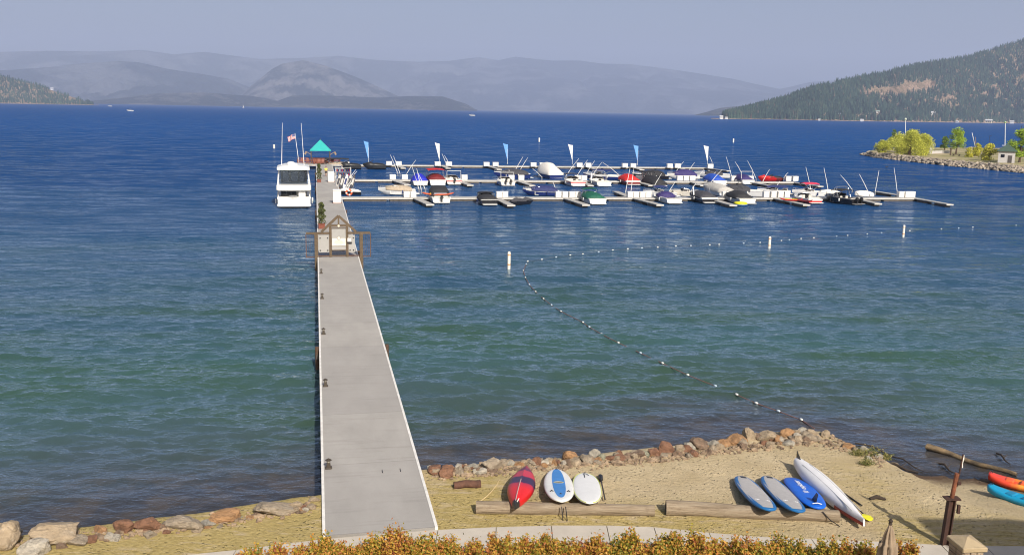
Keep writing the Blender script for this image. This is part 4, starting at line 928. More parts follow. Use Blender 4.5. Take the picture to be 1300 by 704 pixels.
p_ = P(984, 229, ZD); jetski('bright red jet ski on the middle dock', (p_.x, p_.y, ZD), SL, redp, red_gel, 1.15)
p_ = P(993, 229, ZD); jetski('darker red jet ski on the middle dock behind the bright red one', (p_.x, p_.y, ZD), SL, maroon, black_pl, 1.15)
p_ = P(456, 247, 0); jetski('black jet ski with an orange and white buoy beside the pier', (p_.x + .3, p_.y, 0), SL, black_gel, white_gel, 1.1)
t = thing('life_ring', 'orange and white life ring leaning at the start of the near dock', 'life ring', P(443, 248.5, ZD), AW)
k = MB()
for i in range(12):
    a, b = i * math.pi / 6, (i + 1) * math.pi / 6
    if i % 3: k.tube([(.38 * math.cos(a + (b - a) * q / 3), -.1, .5 + .38 * math.sin(a + (b - a) * q / 3)) for q in range(4)], .13, 8)
k.build('ring', orange_pl, t)
for i in (0, 3, 6, 9):
    a, b = i * math.pi / 6, (i + 1) * math.pi / 6; MB().tube([(.38 * math.cos(a + (b - a) * q / 3), -.1, .5 + .38 * math.sin(a + (b - a) * q / 3)) for q in range(4)], .135, 8).build('white_band', white_gel, t)

# rack with life vests and a rack with leaning boards beside the pier
c0 = P(436, 226.5, ZD); t = thing('gear_rack', 'open rack hung with red and tan life vests beside the pier', 'rack', c0, AW)
for x in (-1.3, 1.3): MB().box((x, 0, 1.0), (.1, .5, 2.0)).build('post', white_tube, t)
for z in (.4, 1.1, 1.85): MB().box((0, 0, z), (2.7, .5, .06)).build('shelf', grey_plank, t)
for i in range(11):
    m_ = (red_can, tan_can, white_gel, maroon, pink_can)[i % 5]
    tt = thing('life_vest', '%s life vest on the rack beside the pier, %s from its left end' % (('red', 'tan', 'white', 'maroon', 'pink red')[i % 5], ordinal(i)), 'life vest', c0 + Vector((-1.1 + .22 * i, -.02 + .22 * .22 * i, .46 if i % 2 else 1.16)), AW, 'life vests on the rack')
    MB().box((0, 0, .28), (.2, .34, .54), bev=.06).build('vest', m_, tt); MB().box((0, -.175, .28), (.05, .02, .5)).build('strap', black_pl, tt)
c0 = P(434, 240.5, ZD); t = thing('board_rack', 'steel rack with slanted bars beside the pier behind the near dock', 'rack', (c0.x, c0.y, ZD), AW)
MB().bar((-1.2, 0, .1), (2.0, 0, .1), .08).build('base_rail', chrome, t); MB().bar((-1.0, .9, 1.5), (2.2, .9, 1.5), .08).build('top_rail', chrome, t)
for i in range(6): MB().bar((-1.1 + i * .55, 0, .1), (-.7 + i * .55, .9, 1.5), .07).build('bar', chrome, t)
for i in range(5):
    tt = thing('paddle_board', '%s paddle board leaning on the steel rack, %s from the pier' % (('grey', 'dark', 'pale', 'grey', 'dark')[i], ordinal(i)), 'paddle board', (c0 + PX * (-.85 + i * .55) + PDIR * -.15), AW, 'boards on the rack')
    tt.rotation_euler = (R(-32), R(18), AW); tt.location.z = ZD + .12
    ss = [[(max(.03, .26 * math.sin(math.pi * (.06 + .88 * q)) ** .5) * math.cos(a), .05 * math.sin(a), q * 2.6) for a in np.linspace(0, 2 * math.pi, 11)[:-1]] for q in np.linspace(0, 1, 9)]
    MB().loft(ss, closed=True).build('board', (grey_can, char_can, white_gel)[i % 3], tt, smooth='all')
    MB().box((0, -.058, 1.3), (.3, .02, 1.2)).build('deck_pad', (char_can, grey_can, navy_can)[i % 3], tt)

# ------------------------------------------------------------------ motor yacht beside the pier
ya = P(350, 263.5, 0); yb = P(397, 263.5, 0); yc = (ya + yb) / 2; YW = (yb - ya).length * .93; YL = 16.0
Y = thing('motor_yacht', 'white two deck motor yacht with its stern to the beach beside the pier', 'yacht', (yc.x, yc.y, 0), PANG + R(1))
secs, shr = hull_secs(YL, YW, 1.35, n=15, bowrise=.5, tr=.97)
MB().loft(secs).build('hull', white_gel, Y, smooth=True)
pm = PXM(yc); h1 = YW / 2
ZW = lambda py: (263.5 - py) * pm * 1.02
MB().box((0, -.55, .38), (YW * .98, 1.3, .34), bev=.1).build('swim_platform', white_gel, Y)
MB().box((0, YL * .36, ZW(249.5) - .2), (YW * .97, YL * .7, .22), bev=.05).build('main_deck', white_gel, Y)
MB().box((0, .1, ZW(252) - .4), (YW * .95, .16, 1.0), bev=.05).build('transom', white_gel, Y)
# cabin with dark cockpit door and side windows
zc0, zc1 = ZW(251), ZW(239)
cab = MB().box((0, 1.5 + 4.6, (zc0 + zc1) / 2), (YW * .80, 8.6, zc1 - zc0), bev=.08).build('cabin', white_gel, Y)
X2 = lambda px: (px - 374) * pm
MB().box((X2(367.5), 1.77, (ZW(252) + ZW(242)) / 2), (X2(377) - X2(358), .08, ZW(242) - ZW(252))).build('cabin_door', dark_glass, cab)
for s in (-1, 1):
    MB().box((s * (YW * .40 + .01), 6.0, (zc0 + zc1) / 2 + .12), (.04, 6.5, .75)).build('side_window', dark_glass, cab)
    MB().box((s * YW * .455, 1.0, (ZW(252) + zc1) / 2), (.14, 1.0, zc1 - ZW(252))).build('wing_pillar', white_gel, Y)
    MB().box((s * YW * .44, .75, ZW(248) - .1), (.05, .5, 1.2)).build('wing_screen', mat('blue screen cloth', (.02, .04, .2), .6), Y)
k = MB()
for q in range(6): k.box((X2(369) + q * .16, -.02, ZW(254) + .3), (.06, .06, .5))
k.box((X2(369) + .4, -.02, ZW(254) + .58), (1.0, .07, .06)); k.build('grill_rail', chrome, Y)
MB().box((X2(384), .35, ZW(249)), (.9, .5, 1.9), bev=.08).build('stair_locker', white_gel, Y)
# flybridge deck, enclosure, hardtop
zf = ZW(236); FBm = MB().box((0, 4.6, zf - .3), (YW * 1.0, 10.0, .75), bev=.12).build('flybridge_deck', white_gel, Y)
zt = ZW(216.5)
for s in (-1, 1):
    for y in (.6, 4.6): MB().bar((s * YW * .46, y, zf), (s * YW * .42, y + .2, zt), .16).build('pillar', white_gel, Y)
enc_m, g = newmat('clear plastic curtain')
tr = g.add('ShaderNodeBsdfTransparent', {'Color': (.78, .84, .92, 1)}); gl = g.add('ShaderNodeBsdfGlossy', {'Roughness': .08}); mx = g.add('ShaderNodeMixShader', {0: .12, 1: tr.outputs[0], 2: gl.outputs[0]}); g.link(mx.outputs[0], g.out.inputs['Surface'])
MB().box((0, .75, (zf + zt) / 2 + .1), (YW * .84, .03, zt - zf - .3)).build('clear_curtain', enc_m, Y)
for s in (-1, 1): MB().box((s * YW * .43, 2.7, (zf + zt) / 2 + .1), (.03, 3.8, zt - zf - .3)).build('clear_curtain', enc_m, Y)
MB().box((0, 5.2, (zf + zt) / 2), (YW * .8, .08, zt - zf), rx=R(-12)).build('front_screen', dark_glass, Y)
for x, w_ in ((-1.0, .8), (.1, .9), (1.1, .7)): MB().box((x, 3.2, zf + .75), (w_, .6, .9), bev=.1).box((x, 2.9, zf + 1.25), (w_, .16, .7), bev=.06).build('helm_seat', mat('dark blue seat', (.03, .045, .09), .5), Y)
MB().box((.9, 4.4, zf + .8), (1.6, .6, 1.2), bev=.1).build('helm_console', dark_glass, Y)
top = []
for q in np.linspace(0, 1, 7):
    y = -.1 + q * 6.4; zz = zt + .25 + .12 * math.sin(q * math.pi); hw_ = YW * .47 * (1 - .25 * q ** 3)
    top.append([(-hw_, y, zz - .3), (-hw_, y, zz), (-hw_ * .6, y, zz + .22), (0, y, zz + .28), (hw_ * .6, y, zz + .22), (hw_, y, zz), (hw_, y, zz - .3)])
ht_ = MB().loft(top).build('hardtop', white_gel, Y, smooth=True)
MB().lathe([(.5, 0), (.55, .12), (.4, .3), (.1, .36)], n=16).build('radar_dome', white_gel, Y, smooth='all').location = (-.3, 3.2, zt + .5)
MB().box((-.1, 1.2, zt + .62), (1.3, .9, .25), bev=.1).build('hatch', white_gel, Y)
for px, tx, ty in ((359.5, 361.8, 160), (387.5, 385.0, 160)):
    b_ = Vector((X2(px), 1.6, zt + .35)); tip = Vector((X2(tx), 1.9, ZW(ty))); MB().tube([b_, tip], [.045, .02], 6).build('antenna', white_tube, Y)
k = MB(); 
for y in np.linspace(6.5, YL * .97, 9):
    hb, z = sheer_at(shr, y)
    for s in (-1, 1): k.tube([(s * (hb - .1), y, z), (s * (hb - .12), y, z + .7)], .022, 5)
for s in (-1, 1): k.tube([(s * (sheer_at(shr, y)[0] - .12), y, sheer_at(shr, y)[1] + .7) for y in np.linspace(6.5, YL * .985, 12)], .025, 5)
k.build('bow_rail', chrome, Y)
for s, py in ((1, 254), (1, 258), (-1, 257)): MB().lathe([(.04, 0), (.11, .1), (.11, .5), (.04, .6)], n=10).build('fender', white_gel, Y, smooth='all').location = (s * (YW / 2 + .16), .6 + (py - 254) * .5, ZW(py + 3))

# far boats out on the lake
for px, py, lab, s in ((142, 135.2, 'tiny white motor boat far out on the left of the lake', 1.5), (169, 141.3, 'small dark and white speedboat heading left far out on the lake', 1.2), (603, 147.2, 'tiny white speedboat far out in the middle of the lake', 1.4)):
    boat(lab, at(px, py), R(80), 9 * s, 3.2 * s, 1.3 * s, seats=False, bimini=white_gel, bimz=1.6 * s, group='boats far out on the lake')
c = P(310, 137.2, 0); t = boat('small sailboat with a white sail far out on the lake', c, R(70), 10, 3.2, 1.2, seats=False, shield=False, name='sailboat', cat='sailboat', group='boats far out on the lake')
MB().tube([(0, 5.5, 1), (0, 5.5, 15)], .1, 6).build('mast', white_tube, t)
MB().add([(0, 5.3, 2.2), (.3, .8, 2.2), (0, 5.3, 14.8), (.35, 2.9, 7), (.06, 5.3, 2.2), (.36, .8, 2.2), (.06, 5.3, 14.8), (.41, 2.9, 7)], [(0, 1, 3), (0, 3, 2), (4, 7, 5), (4, 6, 7)]).build('sail', white_tarp, t)

# buoys
def marker(px, pyb, hpx, lab, r=.13, ring=True):
    b = P(px, pyb, 0); pm = PXM(b); h_ = hpx * pm; r = max(r, h_ * .085)
    t = thing('marker_buoy', lab, 'buoy', b, 0, 'white marker buoys'); MB().lathe([(r, -.4), (r, h_ * .92), (r * .7, h_)], n=14).build('body', mat('weathered white buoy', (.74, .70, .62), .5, var=.15), t, smooth=True)
    if ring:
        for z in (.22, .78): MB().lathe([(r * 1.03, h_ * z), (r * 1.03, h_ * (z + .07))], n=14).build('band', mat('orange band', (.62, .30, .10), .5), t)
marker(646, 341, 22, 'white cylindrical buoy nearest to the pier, left of the buoy line corner')
marker(976.5, 315, 15, 'white cylindrical buoy in the middle of the bay beside the buoy line')
marker(1146.5, 300.5, 15, 'white cylindrical buoy farthest right along the buoy line')
for px, py, lab in ((348, 188.5, 'distant white buoy in the open water left of the yacht'), (684.5, 180, 'distant white buoy beyond the far dock between two flags'), (931, 181, 'distant white buoy beyond the right end of the far dock')): marker(px, py, 5, lab, .3, False)
bl = thing('buoy_line', 'rope strung with small white floats marking off the swimming area', 'buoy line', P(668, 338, 0))
l1 = [(668, 336), (664.5, 344), (667, 353), (672, 362), (680, 371), (690, 380), (700, 388), (712, 396), (740, 410), (748, 416), (764, 425), (785, 436), (813, 449), (841, 462), (873, 477), (908, 491), (935, 502), (960, 513), (988, 523), (1017, 534), (1034, 545)]
l2 = [(668, 336), (670, 332.5), (688, 330), (706, 327), (724, 324.5), (740, 323), (760, 320.5), (778, 318), (797, 316.5), (815, 315.5), (835, 314.5), (858, 313), (877, 312.5), (901, 311.5), (913, 311), (944, 309.5), (965, 308.5), (992, 306), (1002, 305), (1017, 303.5), (1033, 302.5), (1062, 300.5), (1076, 299.5), (1101, 297.5), (1119, 296), (1155, 293.5), (1195, 291), (1217, 290), (1235, 289), (1290, 286.5), (1330, 285)]
o0 = P(668, 338, 0); ropem = mat('faded red rope', (.20, .10, .085), .9, var=.3); ropem2 = mat('dark wet rope', (.05, .06, .07), .9)
for l, mm, rr in ((l1, ropem, .022), (l2, ropem2, .012)):
    pts = [P(x, y, 0) - o0 + Vector((0, 0, .05)) for x, y in l]; MB().tube(pts, rr, 5).build('rope', mm, bl)
    for i, (x, y) in enumerate(l):
        if i == 0 and l is l2 or i == len(l) - 1: continue
        p = P(x, y, 0) - o0; nx_ = (P(*l[i + 1 if i + 1 < len(l) else i - 1], 0) - P(x, y, 0)).normalized()
        f_ = MB().lathe([(.03, -.22), (.10, -.17), (.12, 0), (.10, .17), (.03, .22)], n=10).build('float', white_gel if i % 3 else mat('pale blue float', (.5, .58, .68), .5), bl, smooth='all')
        sfac = .46
        f_.matrix_local = Matrix.Translation(p + Vector((0, 0, .07))) @ nx_.to_track_quat('Z', 'Y').to_matrix().to_4x4() @ Matrix.Diagonal((sfac, sfac, sfac, 1))
# duck
t = thing('duck', 'small dark duck swimming beyond the near dock on the right', 'duck', P(1125, 212.5, 0))
MB().lathe([(.02, -.45), (.15, -.3), (.22, 0), (.17, .25), (.04, .42)], n=12).build('body', mat('dark feathers', (.03, .026, .022), .8), t, smooth='all').rotation_euler = (0, R(78), 0)
MB().tube([(.32, 0, .08), (.42, 0, .28), (.46, 0, .38), (.6, 0, .36)], [.08, .07, .1, .03], 8).build('head', mat('dark green feathers', (.01, .03, .02), .5), t, smooth='all')
# ================================================================== BEACH OBJECTS
def place(t, A, B, roll=0.0):
    """thing's local y runs from A to B, local z up"""
    A, B = Vector(A), Vector(B); y = (B - A).normalized(); x = y.cross(Vector((0, 0, 1))).normalized(); z = x.cross(y)
    m = Matrix((x, y, z)).transposed().to_4x4(); t.matrix_world = Matrix.Translation(A) @ m @ Matrix.Rotation(roll, 4, 'Y'); return (B - A).length
def G0(px, py, dz=0.0):                               # point of the beach seen at a picture point
    z = .9
    for _ in range(4): p = P(px, py, z); z = gz(p.x, p.y)
    p = P(px, py, z); p.z += dz; return p
def board_secs(L, W, T, n=2.4, k=19, nose=.0, narrow=1.0, rock=.06):
    ss = []
    for i in range(k):
        q = .5 - .5 * math.cos(math.pi * i / (k - 1)); u = 2 * q - 1
        w_ = max(.012, W / 2 * (1 - abs(u) ** n) ** (1 / n) * (narrow + (1 - narrow) * q)); th = T * (.45 + .55 * (1 - abs(u) ** 4)); zz = rock * u * u
        ss.append([(w_ * math.copysign(abs(math.cos(a)) ** .7, math.cos(a)), q * L, zz + th / 2 * math.copysign(abs(math.sin(a)) ** .8, math.sin(a))) for a in np.linspace(0, 2 * math.pi, 17)[:-1]])
    return ss
def top_panel(L, W, T, n, x0, x1, q0, q1, m, name, parent, rock=.06, narrow=1.0, up_=.004, sc_=1.0):
    """thin pad lying on a board's top"""
    V = []; ny_ = 24
    for j in range(ny_):
        q = q0 + (q1 - q0) * (.5 - .5 * math.cos(math.pi * j / (ny_ - 1))); u = 2 * q - 1; th = T * (.45 + .55 * (1 - abs(u) ** 4)); zz = rock * u * u
        qq = 2 * (q - q0) / (q1 - q0) - 1; env = max(.01, (1 - abs(qq) ** n) ** (1 / n))
        for i in range(7):
            x = (x0 + (x1 - x0) * i / 6) * env; w_ = max(.02, W / 2 * (1 - abs(u) ** 2.4) ** (1 / 2.4)); c = min(.999, abs(x) / w_); a = c ** (1 / .7); V.append((x, q * L, zz + th / 2 * max(0, 1 - a * a) ** .4 + up_))
    return npmesh(name, V, gridfaces(ny_, 7), m, True, None, parent)
logm, g = newmat('weathered grey log'); tc = g.add('ShaderNodeTexCoord').outputs['Object']
c = g.ramp(g.noise(g.map(tc, (.35, 5, 5)), 2.2, 7, .7), [(.32, (.13, .095, .06)), (.48, (.28, .215, .145)), (.70, (.40, .33, .24))])
c = g.mix(g.math('MULTIPLY', g.ramp(g.noise(tc, 3.5, 4, .6), [(.6, 0.0), (.75, 1.0)]), .6), c, (.16, .11, .07))
g.link(c, g.b.inputs['Base Color']); g.b.inputs['Roughness'].default_value = .9
bp = g.add('ShaderNodeBump', {'Strength': 1.0, 'Distance': .05, 'Height': g.noise(g.map(tc, (.4, 9, 9)), 4, 5, .7)}); g.link(bp.outputs[0], g.b.inputs['Normal'])
endm = mat('dark wood and shaded log end', (.05, .035, .025), .9, var=.4, scale=8, bump=.4)  # dark wood; on log ends the shade away from the sun is painted in
def log(label, a, b, r0_, r1_, m=None, name='beach_log', wob=.02, group=None, cat='log'):
    a, b = Vector(a), Vector(b); t = thing(name, label, cat, a, 0, group); d = b - a; L = d.length
    q = d.to_track_quat('X', 'Z'); t.rotation_mode = 'QUATERNION'; t.rotation_quaternion = q
    ss = []; rs = random.Random(int(a.x * 100))
    ph = [rs.random() * 6.28 for _ in range(6)]; n = 18
    for i in range(n):
        u = i / (n - 1); r = r0_ + (r1_ - r0_) * u
        ss.append([(u * L, (r * (1 + .05 * math.sin(3 * an + ph[0] + u * 3) + .04 * math.sin(5 * an + ph[1] - u * 5))) * math.cos(an) + wob * math.sin(u * 9 + ph[2]), (r * (1 + .05 * math.sin(3 * an + ph[0] + u * 3))) * math.sin(an) + wob * .5 * math.sin(u * 7 + ph[3])) for an in np.linspace(0, 2 * math.pi, 21)[:-1]])
    MB().loft(ss, closed=True, cap0=False, cap1=False).build('trunk', m or logm, t, smooth='all')
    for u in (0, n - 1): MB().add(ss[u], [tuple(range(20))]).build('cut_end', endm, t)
    return t
LR_ = .20
a = G0(604, 652); b = G0(831, 655); a.z = b.z = .96 + LR_ - .04; a.y += LR_ * .6; b.y += LR_ * .6
log('long pale weathered log under the red kayak and the two white boards', a, b, LR_, LR_ - .03)
lA = (a + b) / 2
a = G0(846, 654); b = G0(1066, 664); a.z = b.z = .96 + LR_ - .03; a.y += LR_ * .8; b.y += LR_ * .6
log('long pale weathered log under the grey and blue paddle boards', a, b, LR_ + .03, LR_ - .02)
a = G0(576, 619); b = G0(610, 617); a.z += .1; b.z += .1
log('short rusty brown log lying alone on the sand beside the pier', a, b, .12, .13, mat('red brown wet wood', (.10, .045, .028), .85, var=.45, scale=5, bump=.5), 'drift_log')
a = P(1177, 567, .12); b = P(1290, 603, .06)
log('long dark driftwood log lying in the shallow water', a, b, .13, .075, mat('brown driftwood', (.20, .14, .075), .85, var=.55, scale=2.5, bump=.5, second=(.06, .045, .03)), 'driftwood', .06)  # brown wood with random darker mottling

ZL = .96 + 2 * LR_ - .06
# red kayak lying bottom up
A = G0(669, 599, .1); B = P(654, 644, ZL + .08); t = thing('kayak', 'red kayak with dark bands lying bottom up against the log', 'kayak'); L = place(t, A, B)
ss = []; W = .86
for i in range(21):
    q = i / 20; w_ = max(.012, W / 2 * math.sin(math.pi * (.5 * (2 * q) ** .95 if q < .5 else 1 - .5 * (2 - 2 * q) ** .95)) ** .85); hh_ = .30 * (.35 + .65 * math.sin(math.pi * q) ** .5)
    ss.append([(w_ * math.cos(an), q * L, hh_ * max(0, math.sin(an)) ** .8 * (1) + (.035 if abs(an - math.pi / 2) < .05 else 0)) for an in np.linspace(0, math.pi, 15)] + [(-w_ * .96, q * L, -.05), (w_ * .96, q * L, -.05)])
km, g = newmat('banded red kayak shell'); tc = g.add('ShaderNodeTexCoord').outputs['Object']; y_ = g.math('DIVIDE', g.add('ShaderNodeSeparateXYZ', {'Vector': tc}).outputs[1], L)
y_ = g.math('ADD', y_, g.math('MULTIPLY', g.math('POWER', g.math('ABSOLUTE', g.add('ShaderNodeSeparateXYZ', {'Vector': tc}).outputs[0]), 1.5), .14))
c = g.ramp(y_, [(0.0, (.30, .03, .06)), (.16, (.30, .03, .06)), (.18, (.16, .02, .06)), (.25, (.16, .02, .06)), (.27, (.52, .025, .05)), (.44, (.50, .02, .05)), (.46, (.035, .012, .05)), (.60, (.04, .012, .06)), (.62, (.42, .015, .04)), (.72, (.62, .012, .012)), (.93, (.58, .012, .012)), (.95, (.02, .02, .02))])
g.link(c, g.b.inputs['Base Color']); g.b.inputs['Roughness'].default_value = .35
kh = MB().loft(ss, closed=True).build('hull', km, t, smooth=True)
MB().tube([(.004, q * L, .335 * (.35 + .65 * math.sin(math.pi * q) ** .5) + .01) for q in np.linspace(.55, .97, 9)], .014, 5).build('keel_strip', mat('scuffed keel', (.5, .35, .33), .6), t)
MB().tube([(-.04, L * .93, .14), (-.08, L * .93, .2), (-.04, L * .965, .14)], .015, 5).build('handle', white_gel, t)

# white board with a blue stripe
A = G0(706, 601, .1); B = P(713, 638, ZL + .14); t = thing('paddle_board', 'white paddle board with a wide blue stripe resting on the log', 'paddle board'); L = place(t, A, B)
WB = .96; MB().loft(board_secs(L, WB, .16, 2.1, rock=.05)).build('board', white_gel, t, smooth='all') if False else MB().loft(board_secs(L, WB, .16, 2.1, rock=.05), closed=True).build('board', mat('white board skin', (.76, .75, .72), .35, var=.05), t, smooth='all')
top_panel(L, WB, .16, 2.2, -.205, .205, .02, .93, mat('blue deck pad', (.055, .22, .55), .55, var=.12), 'deck_stripe', t, .05, 1.0, .006)
em_ = MB().lathe([(.11, 0), (.13, .006), (.15, .006), (.17, 0)], n=24).build('emblem_ring', mat('tan emblem', (.45, .42, .28), .6), t); em_.matrix_local = Matrix.Translation((0, L * .46, .088)) @ Matrix.Diagonal((1, .6, 1, 1))
for x, q in ((-.26, .74), (.26, .74), (0, .83), (0, .035)): MB().tube([(x - .05, q * L, .075), (x, q * L, .12), (x + .05, q * L, .075)], .018, 6).build('handle', black_pl, t)
MB().lathe([(.04, 0), (.05, .012), (0.01, .014)], n=10).build('valve', black_pl, t).location = (0, L * .88, .075)
tt = thing('leash', 'dark looped leash hanging from the blue striped board over the log', 'leash', B); 
MB().tube([(0, -.02, -.1), (.02, -.12, -.25), (.05, -.2, -.52), (.12, -.24, -.56), (.17, -.2, -.45), (.14, -.12, -.22), (.12, -.02, -.1)], .016, 5).build('cord', black_pl, tt)

# plain white board
A = G0(742, 605, .1); B = P(748.5, 639, ZL + .12); t = thing('paddle_board', 'plain white rounded board with a yellow rim resting on the log', 'paddle board'); L = place(t, A, B)
MB().loft(board_secs(L, .92, .13, 2.3, rock=.02), closed=True).build('board', mat('plain white skin', (.74, .735, .72), .45, var=.04), t, smooth='all')
rim = [(p[6][0], p[6][1], p[6][2]) for p in board_secs(L, .935, .10, 2.3, rock=.02)]
ss = board_secs(L, .93, .13, 2.3, rock=.02); k = MB(); k.tube([s_[1] if True else 0 for s_ in ss][1:-1], .013, 5); k.tube([s_[7] for s_ in ss][1:-1], .013, 5); k.build('rim', mat('lime rim', (.55, .6, .12), .5), t)
MB().tube([(-.12, .12 * L, .08), (-.03, .09 * L, .10), (.04, .06 * L, .085), (.02, .16 * L, .08), (.03, .2 * L, .08)], .011, 5).build('bungee', black_pl, t)
tt = thing('paddle', 'dark paddle shaft lying on the sand beside the plain white board', 'paddle'); L = place(tt, G0(763, 612, .05), G0(768, 637, .06)); MB().tube([(0, 0, .03), (0, L, .03)], .022, 6).build('shaft', black_pl, tt); MB().tube([(0, -.4, .03), (0, -.3, .03), (0, -.05, .03), (0, 0, .03)], [.05, .09, .07, .022], 8).build('blade', black_pl, tt)

# two grey paddle boards
bluem = mat('blue board rail', (.012, .13, .36), .4, var=.12); greym = mat('grey deck pad', (.40, .385, .38), .8, var=.08, scale=8, bump=.2)
for (a_, b_, lab) in (((940, 610), (977, 649), 'grey paddle board with a blue rail, the left one of the two on the log'), ((973, 610), (1014, 651), 'grey paddle board with a blue rail, between its twin and the bright blue board')):
    A = G0(*a_, .10); B = P(*b_, ZL + .16); t = thing('paddle_board', lab, 'paddle board', group='grey paddle boards on the log'); L = place(t, A, B, R(-4)); W = .80
    MB().loft(board_secs(L, W, .17, 2.9, rock=.05), closed=True).build('board', bluem, t, smooth='all')
    top_panel(L, W, .17, 2.9, -W / 2 * .88, W / 2 * .88, .015, .972, greym, 'deck_pad', t, .05, 1.0, .004)
    hd = MB().box((-.02, L * .065, .09), (.20, .22, .03), bev=.01).build('handle', black_pl, t)
    text_mesh('Sun & Sea', .17, white_gel, 'lettering', t, Matrix.Translation((0, L * .77, .094)) @ Matrix.Rotation(math.pi + R(-20), 4, 'Z')) if False else None
    k = MB()
    for i in range(9): k.box((-.2 + i * .05, 0, 0), (.042 if i % 3 else .02, .05 + .05 * ((i * 7) % 4) / 4, .004), rz=.2 * (i % 2))
    k.box((0, 0, -.0015), (.44, .02, .004)); lt = k.build('lettering', mat('white print', (.8, .8, .8), .5, var=.02), t); lt.matrix_local = Matrix.Translation((.0, L * .76, .096)) @ Matrix.Rotation(R(168), 4, 'Z')

# bright blue board, fins up
A = G0(1004, 608, .08); B = P(1039, 643, ZL + .12); t = thing('paddle_board', 'bright blue paddle board lying fin up with white lettering', 'paddle board'); L = place(t, A, B, R(-3)); W = .88
blu = mat('bright blue skin', (.004, .12, .62), .42, var=.1)
MB().loft(board_secs(L, W, .15, 2.7, rock=-.04), closed=True).build('board', blu, t, smooth='all')
fin = MB().add([(-.02, L * .80, .06), (.02, L * .80, .06), (.02, L * .91, .06), (-.02, L * .91, .06), (-.008, L * .90, .34), (.008, L * .90, .34), (.008, L * .95, .34), (-.008, L * .95, .34)], [(3, 2, 1, 0), (4, 5, 6, 7), (0, 1, 5, 4), (1, 2, 6, 5), (2, 3, 7, 6), (3, 0, 4, 7)]).build('fin', black_pl, t)
text_mesh('explorer', .28, mat('white print', (1, 1, 1)), 'lettering', t, Matrix.Translation((.02, L * .36, .082)) @ Matrix.Rotation(R(-90), 4, 'Z'), .002); text_mesh('10', .24, mat('white print', (1, 1, 1)), 'number', t, Matrix.Translation((.02, L * .60, .080)) @ Matrix.Rotation(R(-90), 4, 'Z'), .002)
MB().tube([(-.14, L * .955, .05), (0, L * .965, .09), (.14, L * .955, .05)], .015, 5).build('grab_handle', white_gel, t)
tt = thing('leash', 'thin black coiled leash trailing from the bright blue board', 'leash', B); MB().tube([(.1, -.1, -.1), (.3, -.25, -.3), (.55, -.3, -.45), (.65, -.55, -.58), (.5, -.62, -.6), (.42, -.45, -.5), (.65, -.75, -.6)], .016, 5).build('cord', black_pl, tt)

# long white kayak bottom up
A = G0(1012, 595, .20); B = P(1097, 667, 1.12); t = thing('kayak', 'long slim white kayak lying bottom up with a red stripe at its bow', 'kayak'); L = place(t, A, B, R(6)); ss = []
for i in range(25):
    q = i / 24; w_ = max(.03, .36 * math.sin(math.pi * (.06 + .94 * q) ** .82) ** .75); hh_ = .34 * (.55 + .45 * math.sin(math.pi * q)); rk = .05 * (2 * q - 1) ** 2
    ss.append([(w_ * math.cos(an), q * L, rk + hh_ * math.sin(an) ** .85 if math.sin(an) > 0 else rk) for an in np.linspace(0, math.pi, 15)] + [(-w_ * .97, q * L, -.06 + rk), (w_ * .97, q * L, -.06 + rk)])
MB().loft(ss, closed=True).build('hull', mat('white kayak shell', (.74, .73, .74), .35, var=.05), t, smooth=True)
k = MB(); st = []
for i in range(17, 25):
    s_ = ss[i]; st.append([(s_[14][0] - .012, s_[14][1], s_[14][2] + .06), (s_[14][0] - .015, s_[14][1], s_[14][2] - .05)])
k.loft(st, cap0=False, cap1=False); st = []
for i in range(17, 25):
    s_ = ss[i]; st.append([(s_[0][0] + .012, s_[0][1], s_[0][2] + .06), (s_[0][0] + .015, s_[0][1], s_[0][2] - .05)])
k.loft(st, cap0=False, cap1=False); k.build('bow_stripe', mat('deep red stripe', (.30, .012, .015), .4), t)
for s in (-1, 1): MB().tube([(s * .12, q * L, .06 * (2 * q - 1) ** 2 + .34 * (.55 + .45 * math.sin(math.pi * q)) * .93) for q in np.linspace(.15, .9, 12)], .012, 5).build('chine_line', mat('grey crease', (.5, .49, .5), .5), t)
MB().add([(-.03, -.06, .02), (.03, -.06, .02), (.02, .3, .2), (-.02, .3, .2), (-.01, -.02, .48), (.01, -.02, .48)], [(0, 1, 5, 4), (3, 2, 1, 0), (2, 3, 4, 5), (1, 2, 5), (3, 0, 4)]).build('rudder', black_pl, t)
tt = thing('paddle', 'dark kayak paddle with a yellow blade beside the white kayak', 'paddle'); L = place(tt, G0(1060, 618, .04), G0(1096, 655, .05)); MB().tube([(0, 0, .03), (0, L, .03)], .022, 6).build('shaft', black_pl, tt)
MB().loft([[(-.03, L, .03), (.03, L, .035)], [(-.14, L + .18, .06), (.14, L + .16, .05)], [(-.13, L + .38, .07), (.12, L + .36, .05)], [(-.04, L + .5, .05), (.05, L + .48, .04)]], cap0=False, cap1=False).build('blade', mat('neon yellow blade', (.78, .74, .02), .4, var=.05), tt)
tt = thing('pole', 'thin dark pole lying on the sand right of the white kayak', 'pole'); L = place(tt, G0(1071, 627, .03), G0(1094, 643, .03)); MB().tube([(0, 0, .02), (0, L, .02)], .025, 6).build('shaft', black_pl, tt)
